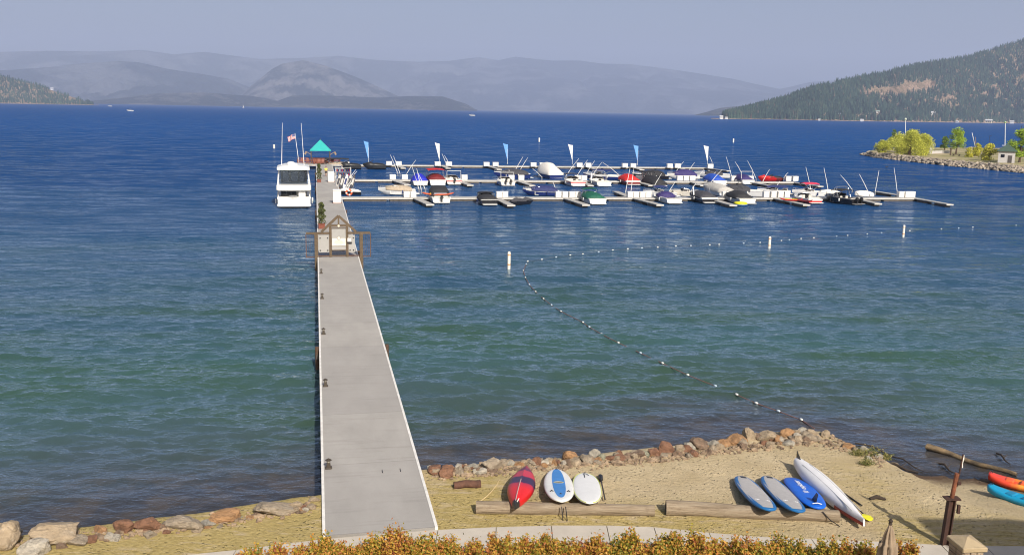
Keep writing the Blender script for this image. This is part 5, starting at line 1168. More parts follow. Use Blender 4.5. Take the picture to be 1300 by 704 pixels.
# sit on top kayaks at the right edge
def sit_on_top(label, a, b, W, m, m2):
    A, B = a, b; t = thing('kayak', label, 'kayak'); L = place(t, A, B); ss = []
    for i in range(23):
        q = i / 22; w_ = max(.05, W / 2 * math.sin(math.pi * (.05 + .93 * q)) ** .5); rk = .12 * abs(2 * q - 1) ** 3; hh_ = .34
        dip = .10 * max(0, math.sin(math.pi * (q - .25) / .5)) if .25 < q < .75 else 0
        prof = [(-1, .55), (-.98, .85), (-.8, 1.0), (-.5, 1.0 - dip * 2), (0, 1.0 - dip * 3), (.5, 1.0 - dip * 2), (.8, 1), (.98, .85), (1, .55), (.8, .15), (.35, 0), (-.35, 0), (-.8, .15)]
        ss.append([(x * w_, q * L, rk + z * hh_ * .8) for x, z in prof])
    MB().loft(ss, closed=True).build('hull', m, t, smooth='all')
    for q in (.36, .62): MB().box((0, q * L, .26), (.4, .3, .1), bev=.04).build('seat', m2, t)
    MB().tube([(-.06, .06 * L, .4), (0, .05 * L, .46), (.06, .06 * L, .4)], .014, 5).build('handle', black_pl, t)
    return t
okm, g = newmat('red yellow moulded plastic'); tc = g.add('ShaderNodeTexCoord').outputs['Object']; sy = g.add('ShaderNodeSeparateXYZ', {'Vector': tc}).outputs[1]
c = g.ramp(g.math('ADD', g.math('DIVIDE', sy, 3.4), g.math('MULTIPLY', g.math('SUBTRACT', g.noise(tc, 3.0, 4, .6), .5), .25)), [(0.0, (.66, .05, .03)), (.22, (.68, .07, .03)), (.32, (.75, .30, .04)), (.42, (.66, .09, .03)), (.7, (.62, .04, .03)), (.85, (.72, .28, .04))]); g.link(c, g.b.inputs['Base Color']); g.b.inputs['Roughness'].default_value = .4
sit_on_top('orange red kayak with yellow streaks at the water edge', G0(1254, 612, .02), G0(1330, 630, .02), .64, okm, orange_pl)
sit_on_top('turquoise kayak on the sand at the right edge below the orange one', G0(1255, 628, .02), G0(1338, 653, .02), .62, mat('turquoise plastic', (.01, .30, .52), .4, var=.1), mat('turquoise seat', (.01, .22, .4), .4))
tt = thing('stick', 'short dark driftwood stick on the sand right of the white kayak', 'stick', G0(1112, 634, .03)); MB().tube([(-.2, 0, 0), (.05, .05, .06), (.3, -.06, .02)], [.05, .07, .03], 7).build('branch', endm, tt)

# rope on the sand
t = thing('rope', 'thin pale rope curving from the log end across the sand', 'rope', G0(602, 646)); o_ = t.location.copy()
MB().tube([G0(x, y, .02) - o_ for x, y in ((602, 650), (605, 643), (609, 637), (617, 631), (624, 624), (631, 615), (634, 609))], .016, 5).build('cord', mat('pale rope', (.55, .42, .22), .9), t)

# ------------------------------------------------------------------ rocks
RC = {'tan': (.43, .33, .22), 'rust brown': (.26, .13, .075), 'orange': (.42, .235, .11), 'pale grey': (.42, .38, .31), 'whitish': (.54, .48, .39), 'brown': (.25, .17, .115), 'grey tan': (.36, .29, .21), 'greenish grey': (.36, .35, .25)}
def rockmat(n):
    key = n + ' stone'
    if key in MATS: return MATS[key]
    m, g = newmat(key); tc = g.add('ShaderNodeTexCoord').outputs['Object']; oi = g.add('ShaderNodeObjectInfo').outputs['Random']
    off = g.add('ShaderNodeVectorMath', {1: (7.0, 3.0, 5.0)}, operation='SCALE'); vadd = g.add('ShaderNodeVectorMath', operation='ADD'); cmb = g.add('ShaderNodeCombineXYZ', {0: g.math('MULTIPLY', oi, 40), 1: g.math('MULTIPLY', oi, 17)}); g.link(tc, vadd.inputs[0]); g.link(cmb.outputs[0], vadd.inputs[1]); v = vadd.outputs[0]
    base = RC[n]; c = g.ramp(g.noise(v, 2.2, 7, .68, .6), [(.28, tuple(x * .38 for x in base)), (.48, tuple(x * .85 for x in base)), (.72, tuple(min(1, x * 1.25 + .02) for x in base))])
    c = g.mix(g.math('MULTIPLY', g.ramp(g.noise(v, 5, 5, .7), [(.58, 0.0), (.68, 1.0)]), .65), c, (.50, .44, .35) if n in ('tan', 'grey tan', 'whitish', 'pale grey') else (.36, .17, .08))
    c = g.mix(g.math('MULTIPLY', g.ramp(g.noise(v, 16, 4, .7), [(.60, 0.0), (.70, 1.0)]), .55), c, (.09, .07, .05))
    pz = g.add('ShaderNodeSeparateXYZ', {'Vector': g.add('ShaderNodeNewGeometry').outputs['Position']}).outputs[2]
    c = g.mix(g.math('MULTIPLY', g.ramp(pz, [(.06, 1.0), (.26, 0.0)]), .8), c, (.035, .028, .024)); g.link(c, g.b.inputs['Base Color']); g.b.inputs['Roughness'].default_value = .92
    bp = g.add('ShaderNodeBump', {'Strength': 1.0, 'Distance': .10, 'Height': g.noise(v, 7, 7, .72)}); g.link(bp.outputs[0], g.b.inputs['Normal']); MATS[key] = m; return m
def rockmesh(seed):
    """a boulder: a ball cut by random planes, then roughened"""
    rs = np.random.RandomState(seed); bm = bmesh.new(); bmesh.ops.create_icosphere(bm, subdivisions=4, radius=1.0)
    n = rs.normal(0, 1, (rs.randint(8, 13), 3)); n /= np.linalg.norm(n, axis=1)[:, None]; h = rs.uniform(.30, .48, len(n))
    for v in bm.verts:
        d = np.array(v.co); dn = n @ d; r = .56
        for k_ in range(len(h)):
            if dn[k_] > .05: r = min(r, h[k_] / dn[k_])
        p = v.co * r; c = Vector((seed * 1.7, 0, 0))
        v.co = p * (1 + mnoise.noise(p * 4 + c) * .09 + (abs(mnoise.noise(p * 7 + c)) - .2) * -.12 + mnoise.noise(p * 13 + c) * .06 + mnoise.noise(p * 28 + c) * .035)
    me = bpy.data.meshes.new('rock'); bm.to_mesh(me); bm.free()
    for p in me.polygons: p.use_smooth = True
    try: me.set_sharp_from_angle(angle=R(24))
    except Exception: pass
    return me
ROCKS = [rockmesh(s) for s in range(14)]
RN = {}
def rock(px, py, wpx, hpx, cn, side, ahead=None):
    zc = .9; py -= 4.5 if side == 'right' and px < 1060 else 0
    for _ in range(3):
        p = P(px, py + hpx * .25, zc); zc = max(.0, min(gz(p.x, p.y), .9))
    pm = PXM(p); w_ = wpx * pm; h_ = hpx * pm * .95; RN[side] = RN.get(side, 0) + 1
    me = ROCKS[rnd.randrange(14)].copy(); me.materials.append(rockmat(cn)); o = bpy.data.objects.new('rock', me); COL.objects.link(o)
    o.location = (p.x, p.y + h_ * .2, zc + h_ * .40); o.rotation_euler = (rnd.uniform(-.25, .25), rnd.uniform(-.2, .2), rnd.uniform(-.5, .5)); dep_ = min(w_, h_ * 1.5) * rnd.uniform(.8, 1.1)
    kq = 1.0 if side == 'left' else 1.12
    o.scale = (w_ * kq, max(dep_, w_ * .5) * kq, h_ * kq * (.95 if side == 'left' else 1.05)); szn = 'large' if w_ > 1 else ('medium' if w_ > .5 else 'small')
    return o, szn, cn, side
rocks = []
for r_ in ((8, 688, 44, 38, 'tan'), (42, 700, 46, 24, 'whitish'), (70, 682, 66, 34, 'tan'), (97, 689, 30, 16, 'grey tan'), (116, 687, 16, 13, 'rust brown'), (128, 676, 26, 11, 'orange'), (139, 684, 20, 12, 'whitish'), (158, 671, 28, 22, 'rust brown'), (186, 670, 34, 24, 'rust brown'), (189, 681, 18, 12, 'grey tan'), (206, 671, 14, 12, 'brown'), (230, 668, 54, 18, 'grey tan'), (262, 667, 20, 12, 'pale grey'), (286, 658, 44, 20, 'orange'), (312, 660, 10, 7, 'tan'), (345, 648, 66, 20, 'grey tan'), (376, 643, 18, 13, 'tan'), (398, 636, 14, 9, 'tan'), (390, 644, 24, 8, 'rust brown'), (78, 695, 16, 10, 'brown'), (148, 678, 12, 9, 'brown'), (212, 677, 12, 8, 'rust brown'), (250, 674, 13, 7, 'brown'), (322, 656, 12, 8, 'brown'), (360, 654, 14, 6, 'tan'), (20, 676, 14, 12, 'pale grey')):
    rocks.append(rock(*r_, 'left'))
for r_ in ((546, 600, 9, 7, 'whitish'), (553, 603, 18, 13, 'rust brown'), (566, 606, 22, 14, 'rust brown'), (581, 604, 17, 9, 'brown'), (592, 601, 9, 9, 'tan'), (601, 598, 14, 9, 'pale grey'), (605, 605, 12, 8, 'whitish'), (624, 598, 30, 17, 'grey tan'), (639, 599, 8, 8, 'tan'), (648, 595, 11, 8, 'pale grey'), (660, 596, 13, 8, 'orange'), (672, 596, 9, 6, 'tan'), (683, 595, 12, 6, 'tan'), (697, 592, 17, 9, 'grey tan'), (708, 593, 10, 8, 'rust brown'), (721, 586, 19, 16, 'orange'), (733, 592, 12, 7, 'tan'), (744, 590, 10, 7, 'brown'), (755, 584, 13, 13, 'pale grey'), (764, 588, 10, 10, 'greenish grey'), (774, 588, 14, 9, 'rust brown'), (786, 588, 15, 9, 'rust brown'), (797, 586, 15, 9, 'brown'), (810, 583, 17, 12, 'brown'), (819, 582, 14, 11, 'greenish grey'), (831, 582, 18, 12, 'rust brown'), (846, 577, 26, 15, 'rust brown'), (858, 583, 12, 8, 'brown'), (864, 577, 16, 11, 'tan'), (876, 573, 14, 13, 'pale grey'), (889, 571, 24, 18, 'brown'), (906, 570, 13, 10, 'pale grey'), (918, 570, 17, 10, 'orange'), (928, 562, 10, 9, 'tan'), (936, 566, 22, 15, 'orange'), (951, 559, 15, 16, 'tan'), (962, 561, 11, 10, 'brown'), (974, 561, 24, 14, 'tan'), (991, 563, 12, 8, 'grey tan'), (1000, 557, 20, 12, 'orange'), (1011, 555, 14, 8, 'tan'), (1019, 553, 12, 9, 'pale grey'), (1031, 558, 20, 11, 'tan'), (1048, 558, 12, 11, 'tan'), (1050, 566, 10, 7, 'brown'), (1062, 566, 14, 5, 'tan'), (1078, 568, 18, 8, 'orange'), (1086, 572, 10, 7, 'tan'), (1097, 572, 9, 9, 'whitish'), (1103, 583, 9, 6, 'whitish'), (1116, 580, 9, 6, 'pale grey'), (1121, 588, 7, 5, 'tan'), (1135, 583, 11, 5, 'tan')):
    rocks.append(rock(*r_, 'right'))
for i in range(130):                                   # small stones packed between the big ones
    px = rnd.uniform(552, 1046) if i > 30 else rnd.uniform(60, 395)
    py = float(np.interp(px, [60, 140, 240, 345, 395, 548, 620, 700, 760, 830, 900, 960, 1040], [690, 683, 672, 656, 645, 606, 601, 596, 590, 586, 577, 569, 562])) + rnd.uniform(-6, 4)
    s = rnd.uniform(5, 12); rocks.append(rock(px, py, s * rnd.uniform(1, 1.5), s, rnd.choice(['tan', 'tan', 'grey tan', 'brown', 'rust brown', 'orange', 'whitish', 'grey tan', 'pale grey']), 'right' if px > 500 else 'left'))
rocks.sort(key=lambda q: proj_x(q[0].location) if False else (Vector(q[0].location) - CAM).dot(rt) / (Vector(q[0].location) - CAM).dot(fw))
cl = [q for q in rocks if q[3] == 'left'][::-1]; crr = [q for q in rocks if q[3] == 'right']
for lst, sd_ in ((cl, 'left'), (crr, 'right')):
    cnt = {}
    for o, szn, cn, _ in lst:
        kx = (szn, cn); cnt[kx] = cnt.get(kx, 0) + 1
        tag(o, '%s %s rock on the %s shore, %s such rock from the pier' % (szn, cn, sd_, ordinal(cnt[kx] - 1)), 'rock', 'rocks along the shoreline')
# pebbles and litter packed along the rocks, too many to count
rs = np.random.RandomState(77); VV, FF, off = [], [], 0
ico = bmesh.new(); bmesh.ops.create_icosphere(ico, subdivisions=1, radius=.5); iv0 = np.array([v.co[:] for v in ico.verts]); if0 = [tuple(v.index for v in f.verts) for f in ico.faces]; ico.free()
for i in range(1700):
    px = rs.uniform(548, 1120) if i % 4 else rs.uniform(20, 398)
    py = float(np.interp(px, [20, 60, 140, 240, 345, 395, 548, 620, 700, 760, 830, 900, 960, 1040, 1085, 1120], [694, 690, 683, 672, 656, 645, 606, 601, 596, 590, 586, 577, 569, 562, 574, 590])) + rs.normal(-3, 3.0)
    p = P(px, py, .7); zz = gz(p.x, p.y); p = P(px, py, max(zz, .05)); zz = gz(p.x, p.y)
    s_ = rs.uniform(.05, .15) * (1.6 if rs.rand() < .1 else 1); v = iv0 * (1 + rs.uniform(-.25, .25, (len(iv0), 1))) * np.array([rs.uniform(.8, 1.5), rs.uniform(.8, 1.4), rs.uniform(.5, .9)]) * s_
    VV.append(v + np.array([p.x, p.y, zz + s_ * .15])); FF.append(np.array(if0) + off); off += len(iv0)
tag(npmesh('shore_pebbles', np.concatenate(VV), np.concatenate(FF), mat('mixed pebble stone', (.33, .24, .155), .95, var=.5, scale=3.5, second=(.09, .06, .04)), False), 'small tan and brown stones packed between the shoreline rocks', 'pebbles', kind='stuff')
# weeds and sticks at the rock spit
weed, g = newmat('weed leaves'); tn = g.add('ShaderNodeAttribute', attribute_name='tint').outputs['Fac']; g.link(g.ramp(tn, [(0.0, (.06, .09, .015)), (.6, (.20, .19, .05)), (1.0, (.40, .32, .14))]), g.b.inputs['Base Color']); g.b.inputs['Roughness'].default_value = .8
for i, (px, py, s, lab) in enumerate(((1107, 577, .26, 'green and straw weed clump on the rocky spit'), (1090, 578, .16, 'low weed tuft between the rocks and the sand spit'), (1124, 583, .14, 'pale weed tuft at the water edge on the spit'), (1100, 590, .15, 'dry weed tuft on the sand below the spit rocks'))):
    p = G0(px, py); t = thing('weed_clump', lab, 'weeds', p)
    leaves(320, lambda rs, n, s=s: np.stack([rs.normal(0, s * .8, n), rs.normal(0, s * .5, n), np.abs(rs.normal(.1, s * .45, n))], 1), .09, weed, 'foliage', t, i + 60, asp=.3)
    MB().tube([(0, 0, -.05), (.05, 0, s)], .012, 5).build('stem', weed, t)
for i, (a_, b_, r_, lab) in enumerate((((1086, 562), (1148, 583), .03, 'long thin branch in the shallows beside the spit'), ((1118, 588), (1166, 599), .055, 'dark waterlogged branch lying along the waterline'), ((1096, 584), (1110, 592), .035, 'short dark branch on the sand of the spit'), ((1130, 578), (1178, 600), .025, 'thin twig half sunk in the shallow water'), ((1192, 588), (1212, 600), .04, 'dark branch in the shallow water behind the rusty post'), ((1265, 575), (1283, 589), .035, 'crooked branch in the water above the driftwood log'))):
    a = P(*a_, .05); b = P(*b_, .04); t = thing('branch', lab, 'branch', a); d = b - a
    MB().tube([(0, 0, 0), d * .35 + Vector((.05, .1, .06)), d * .7 + Vector((-.06, -.08, .02)), d], [r_, r_ * 1.1, r_ * .8, r_ * .4], 6).build('stem', endm, t)
    MB().tube([d * .5, d * .6 + Vector((.25, .3, .12))], [r_ * .6, r_ * .2], 5).build('twig', endm, t)

# ------------------------------------------------------------------ rusty steel post
rust, g = newmat('rusted steel'); tc = g.add('ShaderNodeTexCoord').outputs['Object']
c = g.ramp(g.noise(g.map(tc, (1, 1, .4)), 5, 6, .7), [(.3, (.025, .013, .012)), (.55, (.065, .028, .018)), (.75, (.13, .052, .026))]); g.link(c, g.b.inputs['Base Color']); g.b.inputs['Roughness'].default_value = .8
rust2 = mat('orange rusted steel', (.21, .07, .032), .8, var=.5, scale=5, bump=.3)
b = P(1199, 691, 1.0); pm = PXM(b); Hh = lambda py: (CAM + ray(1199 + (691 - py) * .07, py) * ((b.y - CAM.y) / ray(1199 + (691 - py) * .07, py).y)).z - 1.0
t = thing('steel_post', 'rusty steel post with a flange and a thin upper rod on the beach', 'post', b)
h1, h2, h3 = Hh(633), Hh(600), Hh(576); xt = .06
k = MB(); k.bar((-.085, 0, 0), (-.085 + xt, 0, h1), .17, .03); k.bar((.085, 0, 0), (.085 + xt, 0, h1), .17, .03); k.bar((0, 0, 0), (xt, 0, h1), .03, .15); lower = k.build('lower_pile', rust, t)
MB().box((xt, 0, h1 + .03), (.42, .26, .04)).build('flange', rust, t)
MB().box((xt + .17, -.1, h1 - .25), (.07, .08, .25)).build('lug', rust, t)
MB().tube([(xt, 0, h1 + .05), (xt + .07, 0, h2)], .06, 10).build('upper_tube', rust2, t)
MB().box((xt + .14, -.02, (h1 + h2) / 2 + .1), (.1, .08, .08)).build('clamp', rust, t)
MB().tube([(xt + .1, 0, h2 - .4), (xt + .18, 0, h3)], .022, 6).build('rod', rust, t)
MB().loft([[(xt + .18, 0, h3), (xt + .22, .01, h3 - .02)], [(xt + .19, 0, h3 - .16), (xt + .235, .02, h3 - .16)], [(xt + .18, 0, h3 - .28), (xt + .21, .02, h3 - .26)], [(xt + .20, .02, h3 - .42), (xt + .23, .03, h3 - .40)]], cap0=False, cap1=False).build('pennant', white_tarp, t)

# folded patio umbrella
ub = PD(1131, 659, (0, 21.2, 3.2)); ub_top = ub.copy(); t = thing('patio_umbrella', 'closed tan patio umbrella standing behind the hedge', 'umbrella', (ub.x, ub.y, 1.0)); ht_ = ub_top.z - 1.0
MB().tube([(0, 0, 0), (0, 0, ht_ - .1)], .03, 8).build('pole', dark_wood, t)
can = mat('tan umbrella cloth', (.27, .20, .135), .85, var=.25, scale=3, bump=.2); ss = []
for z, r in ((ht_ - .14, .035), (ht_ - .35, .10), (ht_ - .62, .15), (ht_ - .64, .19), (ht_ - .95, .21), (ht_ - 1.3, .25), (ht_ - 1.6, .22), (ht_ - 1.75, .26)):
    ss.append([(r * (1 + .28 * math.sin(8 * an + z * 1.5)) * math.cos(an), r * (1 + .28 * math.sin(8 * an + z * 1.5)) * math.sin(an), z + .02 * math.sin(8 * an)) for an in np.linspace(0, 2 * math.pi, 49)[:-1]])
MB().loft(ss, closed=True).build('canopy', can, t, smooth='all')
MB().lathe([(.03, ht_ - .15), (.05, ht_ - .12), (.035, ht_ - .08), (.06, ht_ - .03), (.02, ht_ + .02)], n=10).build('finial', endm, t)
MB().box((0, 0, .06), (.6, .6, .12), bev=.03).build('base', dark_wood, t)

# stone pillar with a cap
zc = 2.35; q = [P(1201, 678.5, zc), P(1223.5, 696, zc), P(1255, 695, zc), P(1232, 677.5, zc)]; cx_ = sum(q, Vector()) / 4
t = thing('stone_pillar', 'square stone pillar with a smooth tan pyramid cap beside the path', 'pillar', (cx_.x, cx_.y, 1.0))
loc = [Vector((p.x - cx_.x, p.y - cx_.y)) for p in q]; ex = (loc[3] - loc[0] + loc[2] - loc[1]) / 2; ang = math.atan2(ex.y, ex.x); wx = ex.length; wy = ((loc[0] - loc[1]).length + (loc[3] - loc[2]).length) / 2
t.rotation_euler = (0, 0, ang); capm = mat('tan cast stone', (.40, .31, .19), .8, var=.15, scale=4, bump=.2)
MB().box((0, 0, zc - 1.06), (wx, wy, .13), bev=.02).add([(-wx / 2 + .03, -wy / 2 + .03, zc - 1), (wx / 2 - .03, -wy / 2 + .03, zc - 1), (wx / 2 - .03, wy / 2 - .03, zc - 1), (-wx / 2 + .03, wy / 2 - .03, zc - 1), (0, 0, zc - .86)], [(0, 1, 4), (1, 2, 4), (2, 3, 4), (3, 0, 4)]).build('cap', capm, t)
stone, g = newmat('stacked stone veneer'); tc = g.add('ShaderNodeTexCoord').outputs['Object']; br = g.add('ShaderNodeTexBrick', {'Color1': (.42, .34, .24, 1), 'Color2': (.24, .17, .11, 1), 'Mortar': (.10, .08, .06, 1), 'Scale': 4.2, 'Mortar Size': .035, 'Bias': .1, 'Brick Width': .75, 'Row Height': .38}); g.link(g.map(tc, (1, 1, 1), (R(90), 0, 0)), br.inputs['Vector'])
g.link(g.mix(.35, br.outputs['Color'], g.ramp(g.noise(tc, 5, 5, .6), [(.3, (.2, .14, .09)), (.7, (.5, .42, .32))])), g.b.inputs['Base Color']); g.b.inputs['Roughness'].default_value = .9
bodyo = MB(); rs = random.Random(4)
for r_i in range(6):
    z0, z1 = r_i * .203, r_i * .203 + .195
    for face in range(4):
        n_s = 2 + (r_i + face) % 2; wf = (wx if face % 2 == 0 else wy) - .14; df = (wy if face % 2 == 0 else wx) - .14; x = -wf / 2
        for s_ in range(n_s):
            ww = wf / n_s; out = rs.uniform(0, .03)
            cxx, cyy = x + ww / 2, -df / 2 - out / 2 + .05; dx_, dy_ = ww - .014, .12 + out
            c4 = [(cxx, cyy, dx_, dy_), (-cyy, cxx, dy_, dx_), (-cxx, -cyy, dx_, dy_), (cyy, -cxx, dy_, dx_)][face]
            bodyo.box((c4[0], c4[1], (z0 + z1) / 2), (c4[2], c4[3], z1 - z0), bev=.018); x += ww
bodyo.box((0, 0, .61), (wx - .18, wy - .18, 1.22)); bodyo.build('stonework', stone, t)
t2 = thing('railing', 'short black metal railing at the foot of the stone pillar', 'railing', (cx_.x + .25, cx_.y - .62, 1.0), ang)
MB().bar((0, 0, 1.02), (1.6, -1.0, .9), .06).build('handrail', dark_wood, t2)
for i in range(8): MB().tube([(.1 + i * .2, -.06 - i * .125, 0), (.1 + i * .2, -.06 - i * .125, 1.0 - i * .015)], .018, 6).build('baluster', black_pl, t2)

# ------------------------------------------------------------------ hedge
hl, g = newmat('autumn hedge leaves'); tn = g.add('ShaderNodeAttribute', attribute_name='tint').outputs['Fac']; pos = g.add('ShaderNodeNewGeometry').outputs['Position']
warm = g.math('ADD', g.math('MULTIPLY', g.noise(pos, 1.1, 4, .65), .8), g.math('MULTIPLY', g.add('ShaderNodeObjectInfo').outputs['Random'], .22))
f = g.math('ADD', g.math('MULTIPLY', tn, .55), g.math('MULTIPLY', g.math('SUBTRACT', warm, .26), .95))
c = g.ramp(f, [(0.02, (.045, .075, .010)), (.24, (.16, .18, .018)), (.42, (.45, .33, .04)), (.58, (.58, .31, .06)), (.74, (.42, .15, .04)), (.92, (.24, .06, .035))]); g.link(c, g.b.inputs['Base Color']); g.b.inputs['Roughness'].default_value = .6
trn_ = g.add('ShaderNodeBsdfTranslucent', {'Color': c}); mx = g.add('ShaderNodeMixShader', {0: .3, 1: g.b.outputs[0], 2: trn_.outputs[0]}); g.link(mx.outputs[0], g.out.inputs['Surface'])
HS = [(322, 702, 46), (352, 694, 36), (408, 683, 34), (436, 694, 40), (476, 681, 44), (505, 673, 44), (536, 680, 46), (566, 688, 44), (600, 692, 44), (636, 684, 44), (668, 686, 42), (696, 681, 44), (728, 685, 42), (758, 682, 44), (790, 683, 42), (806, 678, 38), (836, 687, 40), (858, 676, 46), (888, 679, 44), (918, 688, 42), (946, 683, 46), (980, 685, 46), (1012, 687, 44), (1044, 688, 44), (1072, 685, 40), (1102, 692, 40), (1152, 692, 40), (383, 699, 38), (422, 698, 36), (456, 692, 36), (521, 684, 36), (552, 690, 36), (583, 696, 36), (618, 692, 36), (652, 690, 36), (682, 690, 36), (712, 688, 36), (743, 690, 36), (774, 689, 36), (822, 688, 36), (903, 689, 36), (932, 690, 36), (963, 689, 36), (996, 691, 36), (1028, 692, 36), (1058, 691, 36), (1087, 692, 36), (872, 690, 36), (845, 691, 36)]
HS.sort()
HS = [(a_, b_ + (11 if c_ == 36 else 6) + (5 if a_ < 390 else 0), c_) for a_, b_, c_ in HS]
for i, (px, py, wp) in enumerate(HS):
    top_ = PD(px, py, (0, 22.35 + rnd.uniform(-.2, .2), 1.8)); h_ = max(.5, top_.z - .85); r_ = wp * PXM(top_) * .56
    t = thing('hedge_shrub', '%s autumn coloured shrub from the left end of the bottom hedge' % (ordinal(i)), 'shrub', (top_.x, top_.y, .95), rnd.random() * 6, 'shrubs of the hedge')
    sp_ = [(rnd.uniform(-.6, .6) * r_, rnd.uniform(-.6, .6) * r_, h_ * rnd.uniform(.58, 1.06)) for _ in range(12)] + [(0, 0, h_)]
    k = MB()
    for s_ in sp_: k.tube([(0, 0, -.05), (s_[0] * .6, s_[1] * .6, s_[2] * .5), s_], [.022, .014, .005], 5)
    k.build('stems', endm, t)
    def fp(rs, n, sp_=sp_, h_=h_, r_=r_):
        kk_ = rs.randint(0, len(sp_), n); S_ = np.array(sp_)[kk_]; q = rs.rand(n) ** .6; base = np.stack([S_[:, 0] * (.3 + .7 * q), S_[:, 1] * (.3 + .7 * q), S_[:, 2] * q], 1)
        return base + rs.normal(0, 1, (n, 3)) * np.stack([r_ * .26 * (1.15 - .75 * q), r_ * .26 * (1.15 - .75 * q), .05 + .05 * q], 1)
    leaves(2900, fp, .08, hl, 'foliage', t, 200 + i, asp=.6)

# ------------------------------------------------------------------ the condominium wing that shades the lower right corner
ZT = 15.0; Lh = (ZT - 1.0) / math.tan(SUN_EL); sc_pt = P(1164, 657, 1.0); Q = Vector((sc_pt.x, sc_pt.y, 0)) - SHD * Lh
wal = mat('tan stucco', (.42, .34, .25), .9, var=.1, scale=.5); t = thing('condominium', 'tan stucco condominium wing with balconies beside the beach path', 'building', (Q.x, Q.y, .9), R(2))
MB().box((13, -8, 6.9), (26, 16, 13.9)).build('wall', wal, t); MB().box((13.2, -8.2, 14.0), (26.4, 16.4, .2)).build('roof', mat('brown roof', (.1, .07, .05), .9), t)
for fl in range(4):
    for c_ in range(5):
        wn = MB().box((3 + c_ * 5, .03, 2.0 + fl * 3.3), (2.4, .1, 2.2)).build('window', dark_glass, t)
        MB().box((3 + c_ * 5, .05, 3.2 + fl * 3.3), (2.8, .12, .16)).build('lintel', white_tube, wn)

# ================================================================== PENINSULA WITH PARK
FS = [(1090, 195.2), (1097, 197), (1110, 200), (1140, 203.6), (1170, 207), (1200, 210.4), (1240, 214), (1270, 217), (1300, 219.8), (1360, 226), (1480, 240)]
BK = [(1090, 194), (1097, 191.5), (1110, 189.5), (1140, 188.2), (1170, 187), (1200, 186.6), (1240, 187), (1270, 187.6), (1300, 188), (1360, 189), (1480, 191)]
rows = []; pxs = np.linspace(1090, 1480, 110)
for px in pxs:
    a = P(px, interp(px, FS), 0); b = P(px, interp(px, BK), 1.3); fullw = (b - a).length; col_ = []
    for q in np.linspace(-.06, 1.06, 26):
        p = a.lerp(b, q); s_ = max(0, min(q, 1 - q)) * fullw; z = -1.5 if q < 0 or q > 1 else 1.35 * min(1, s_ / 5.0) ** .8 * float(sstep(1091, 1108, px)) - .25 * float(sstep(1100, 1091, px))
        n_ = mnoise.noise(Vector((p.x * .15, p.y * .15, 0))); col_.append((p.x, p.y, z + n_ * .25 * min(1, s_ / 4)))
    rows.append(col_)
pm_, g = newmat('park ground'); pos = g.add('ShaderNodeNewGeometry').outputs['Position']; sz = g.add('ShaderNodeSeparateXYZ', {'Vector': pos}).outputs[2]
c = g.ramp(g.noise(pos, .12, 6, .65), [(.35, (.15, .15, .05)), (.5, (.30, .26, .12)), (.62, (.42, .34, .22))])
c = g.mix(g.ramp(sz, [(.5, 1.0), (1.1, 0.0)]), c, g.ramp(g.noise(pos, 1.2, 6, .7), [(.35, (.09, .075, .06)), (.65, (.36, .30, .23))])); g.link(c, g.b.inputs['Base Color']); g.b.inputs['Roughness'].default_value = 1
bp = g.add('ShaderNodeBump', {'Strength': .8, 'Distance': .4, 'Height': g.noise(pos, 1.2, 5, .7)}); g.link(bp.outputs[0], g.b.inputs['Normal'])
tag(npmesh('peninsula_ground', np.array(rows).reshape(-1, 3), gridfaces(110, 26), pm_, True), kind='structure')
def pen(px, py): 
    p = P(px, py, 1.35); return Vector((p.x, p.y, 1.3))
# boulders of the bank, too many to count
rs = np.random.RandomState(5); VV, FF, off = [], [], 0
base_me = [(np.array([v.co[:] for v in m.vertices]), [tuple(p.vertices) for p in m.polygons]) for m in [rockmesh(900 + s) for s in range(1)]]
ico = bmesh.new(); bmesh.ops.create_icosphere(ico, subdivisions=1, radius=.5); iv = np.array([v.co[:] for v in ico.verts]); ifc = [tuple(v.index for v in f.verts) for f in ico.faces]; ico.free()
for i in range(1500):
    px = rs.uniform(1093, 1400); side = rs.rand() < .82; a = P(px, interp(px, FS), 0); b = P(px, interp(px, BK), 1.3); L = (b - a).length; s_ = rs.uniform(-.8, 5.5); p = a.lerp(b, (s_ if side else L - s_) / L); sz_ = rs.uniform(.35, 1.25)
    v = iv * (1 + rs.uniform(-.28, .28, (len(iv), 1))) * np.array([rs.uniform(.8, 1.5), rs.uniform(.8, 1.4), rs.uniform(.5, 1.0)]) * sz_; VV.append(v + np.array([p.x, p.y, (1.2 * max(0, min(1, s_ / 5)) ** .8) * float(sstep(1091, 1108, px)) + .1])); FF.append(np.array(ifc) + off); off += len(iv)
tag(npmesh('bank_boulders', np.concatenate(VV), np.concatenate(FF), mat('bank boulder stone', (.34, .29, .23), .95, var=.7, scale=.8, second=(.10, .08, .065)), False), 'tan and grey riprap boulders along the bank of the park peninsula', 'riprap', kind='stuff')
# trees
def treemat(name, lo, hi):
    m, g = newmat(name); tn = g.add('ShaderNodeAttribute', attribute_name='tint').outputs['Fac']; pos = g.add('ShaderNodeTexCoord').outputs['Object']
    f = g.math('ADD', g.math('MULTIPLY', tn, .6), g.math('MULTIPLY', g.noise(pos, .55, 4, .65), .5)); c = g.ramp(f, [(.2, lo), (.8, hi)]); g.link(c, g.b.inputs['Base Color']); g.b.inputs['Roughness'].default_value = .7
    tr = g.add('ShaderNodeBsdfTranslucent', {'Color': c}); mx = g.add('ShaderNodeMixShader', {0: .3, 1: g.b.outputs[0], 2: tr.outputs[0]}); g.link(mx.outputs[0], g.out.inputs['Surface']); return m
wil = treemat('willow leaves', (.30, .33, .025), (.72, .72, .12)); grn = treemat('maple leaves', (.15, .25, .018), (.48, .62, .06)); yel = treemat('yellow green leaves', (.29, .31, .02), (.76, .70, .10)); dkg = treemat('dark green leaves', (.06, .11, .012), (.20, .30, .04))
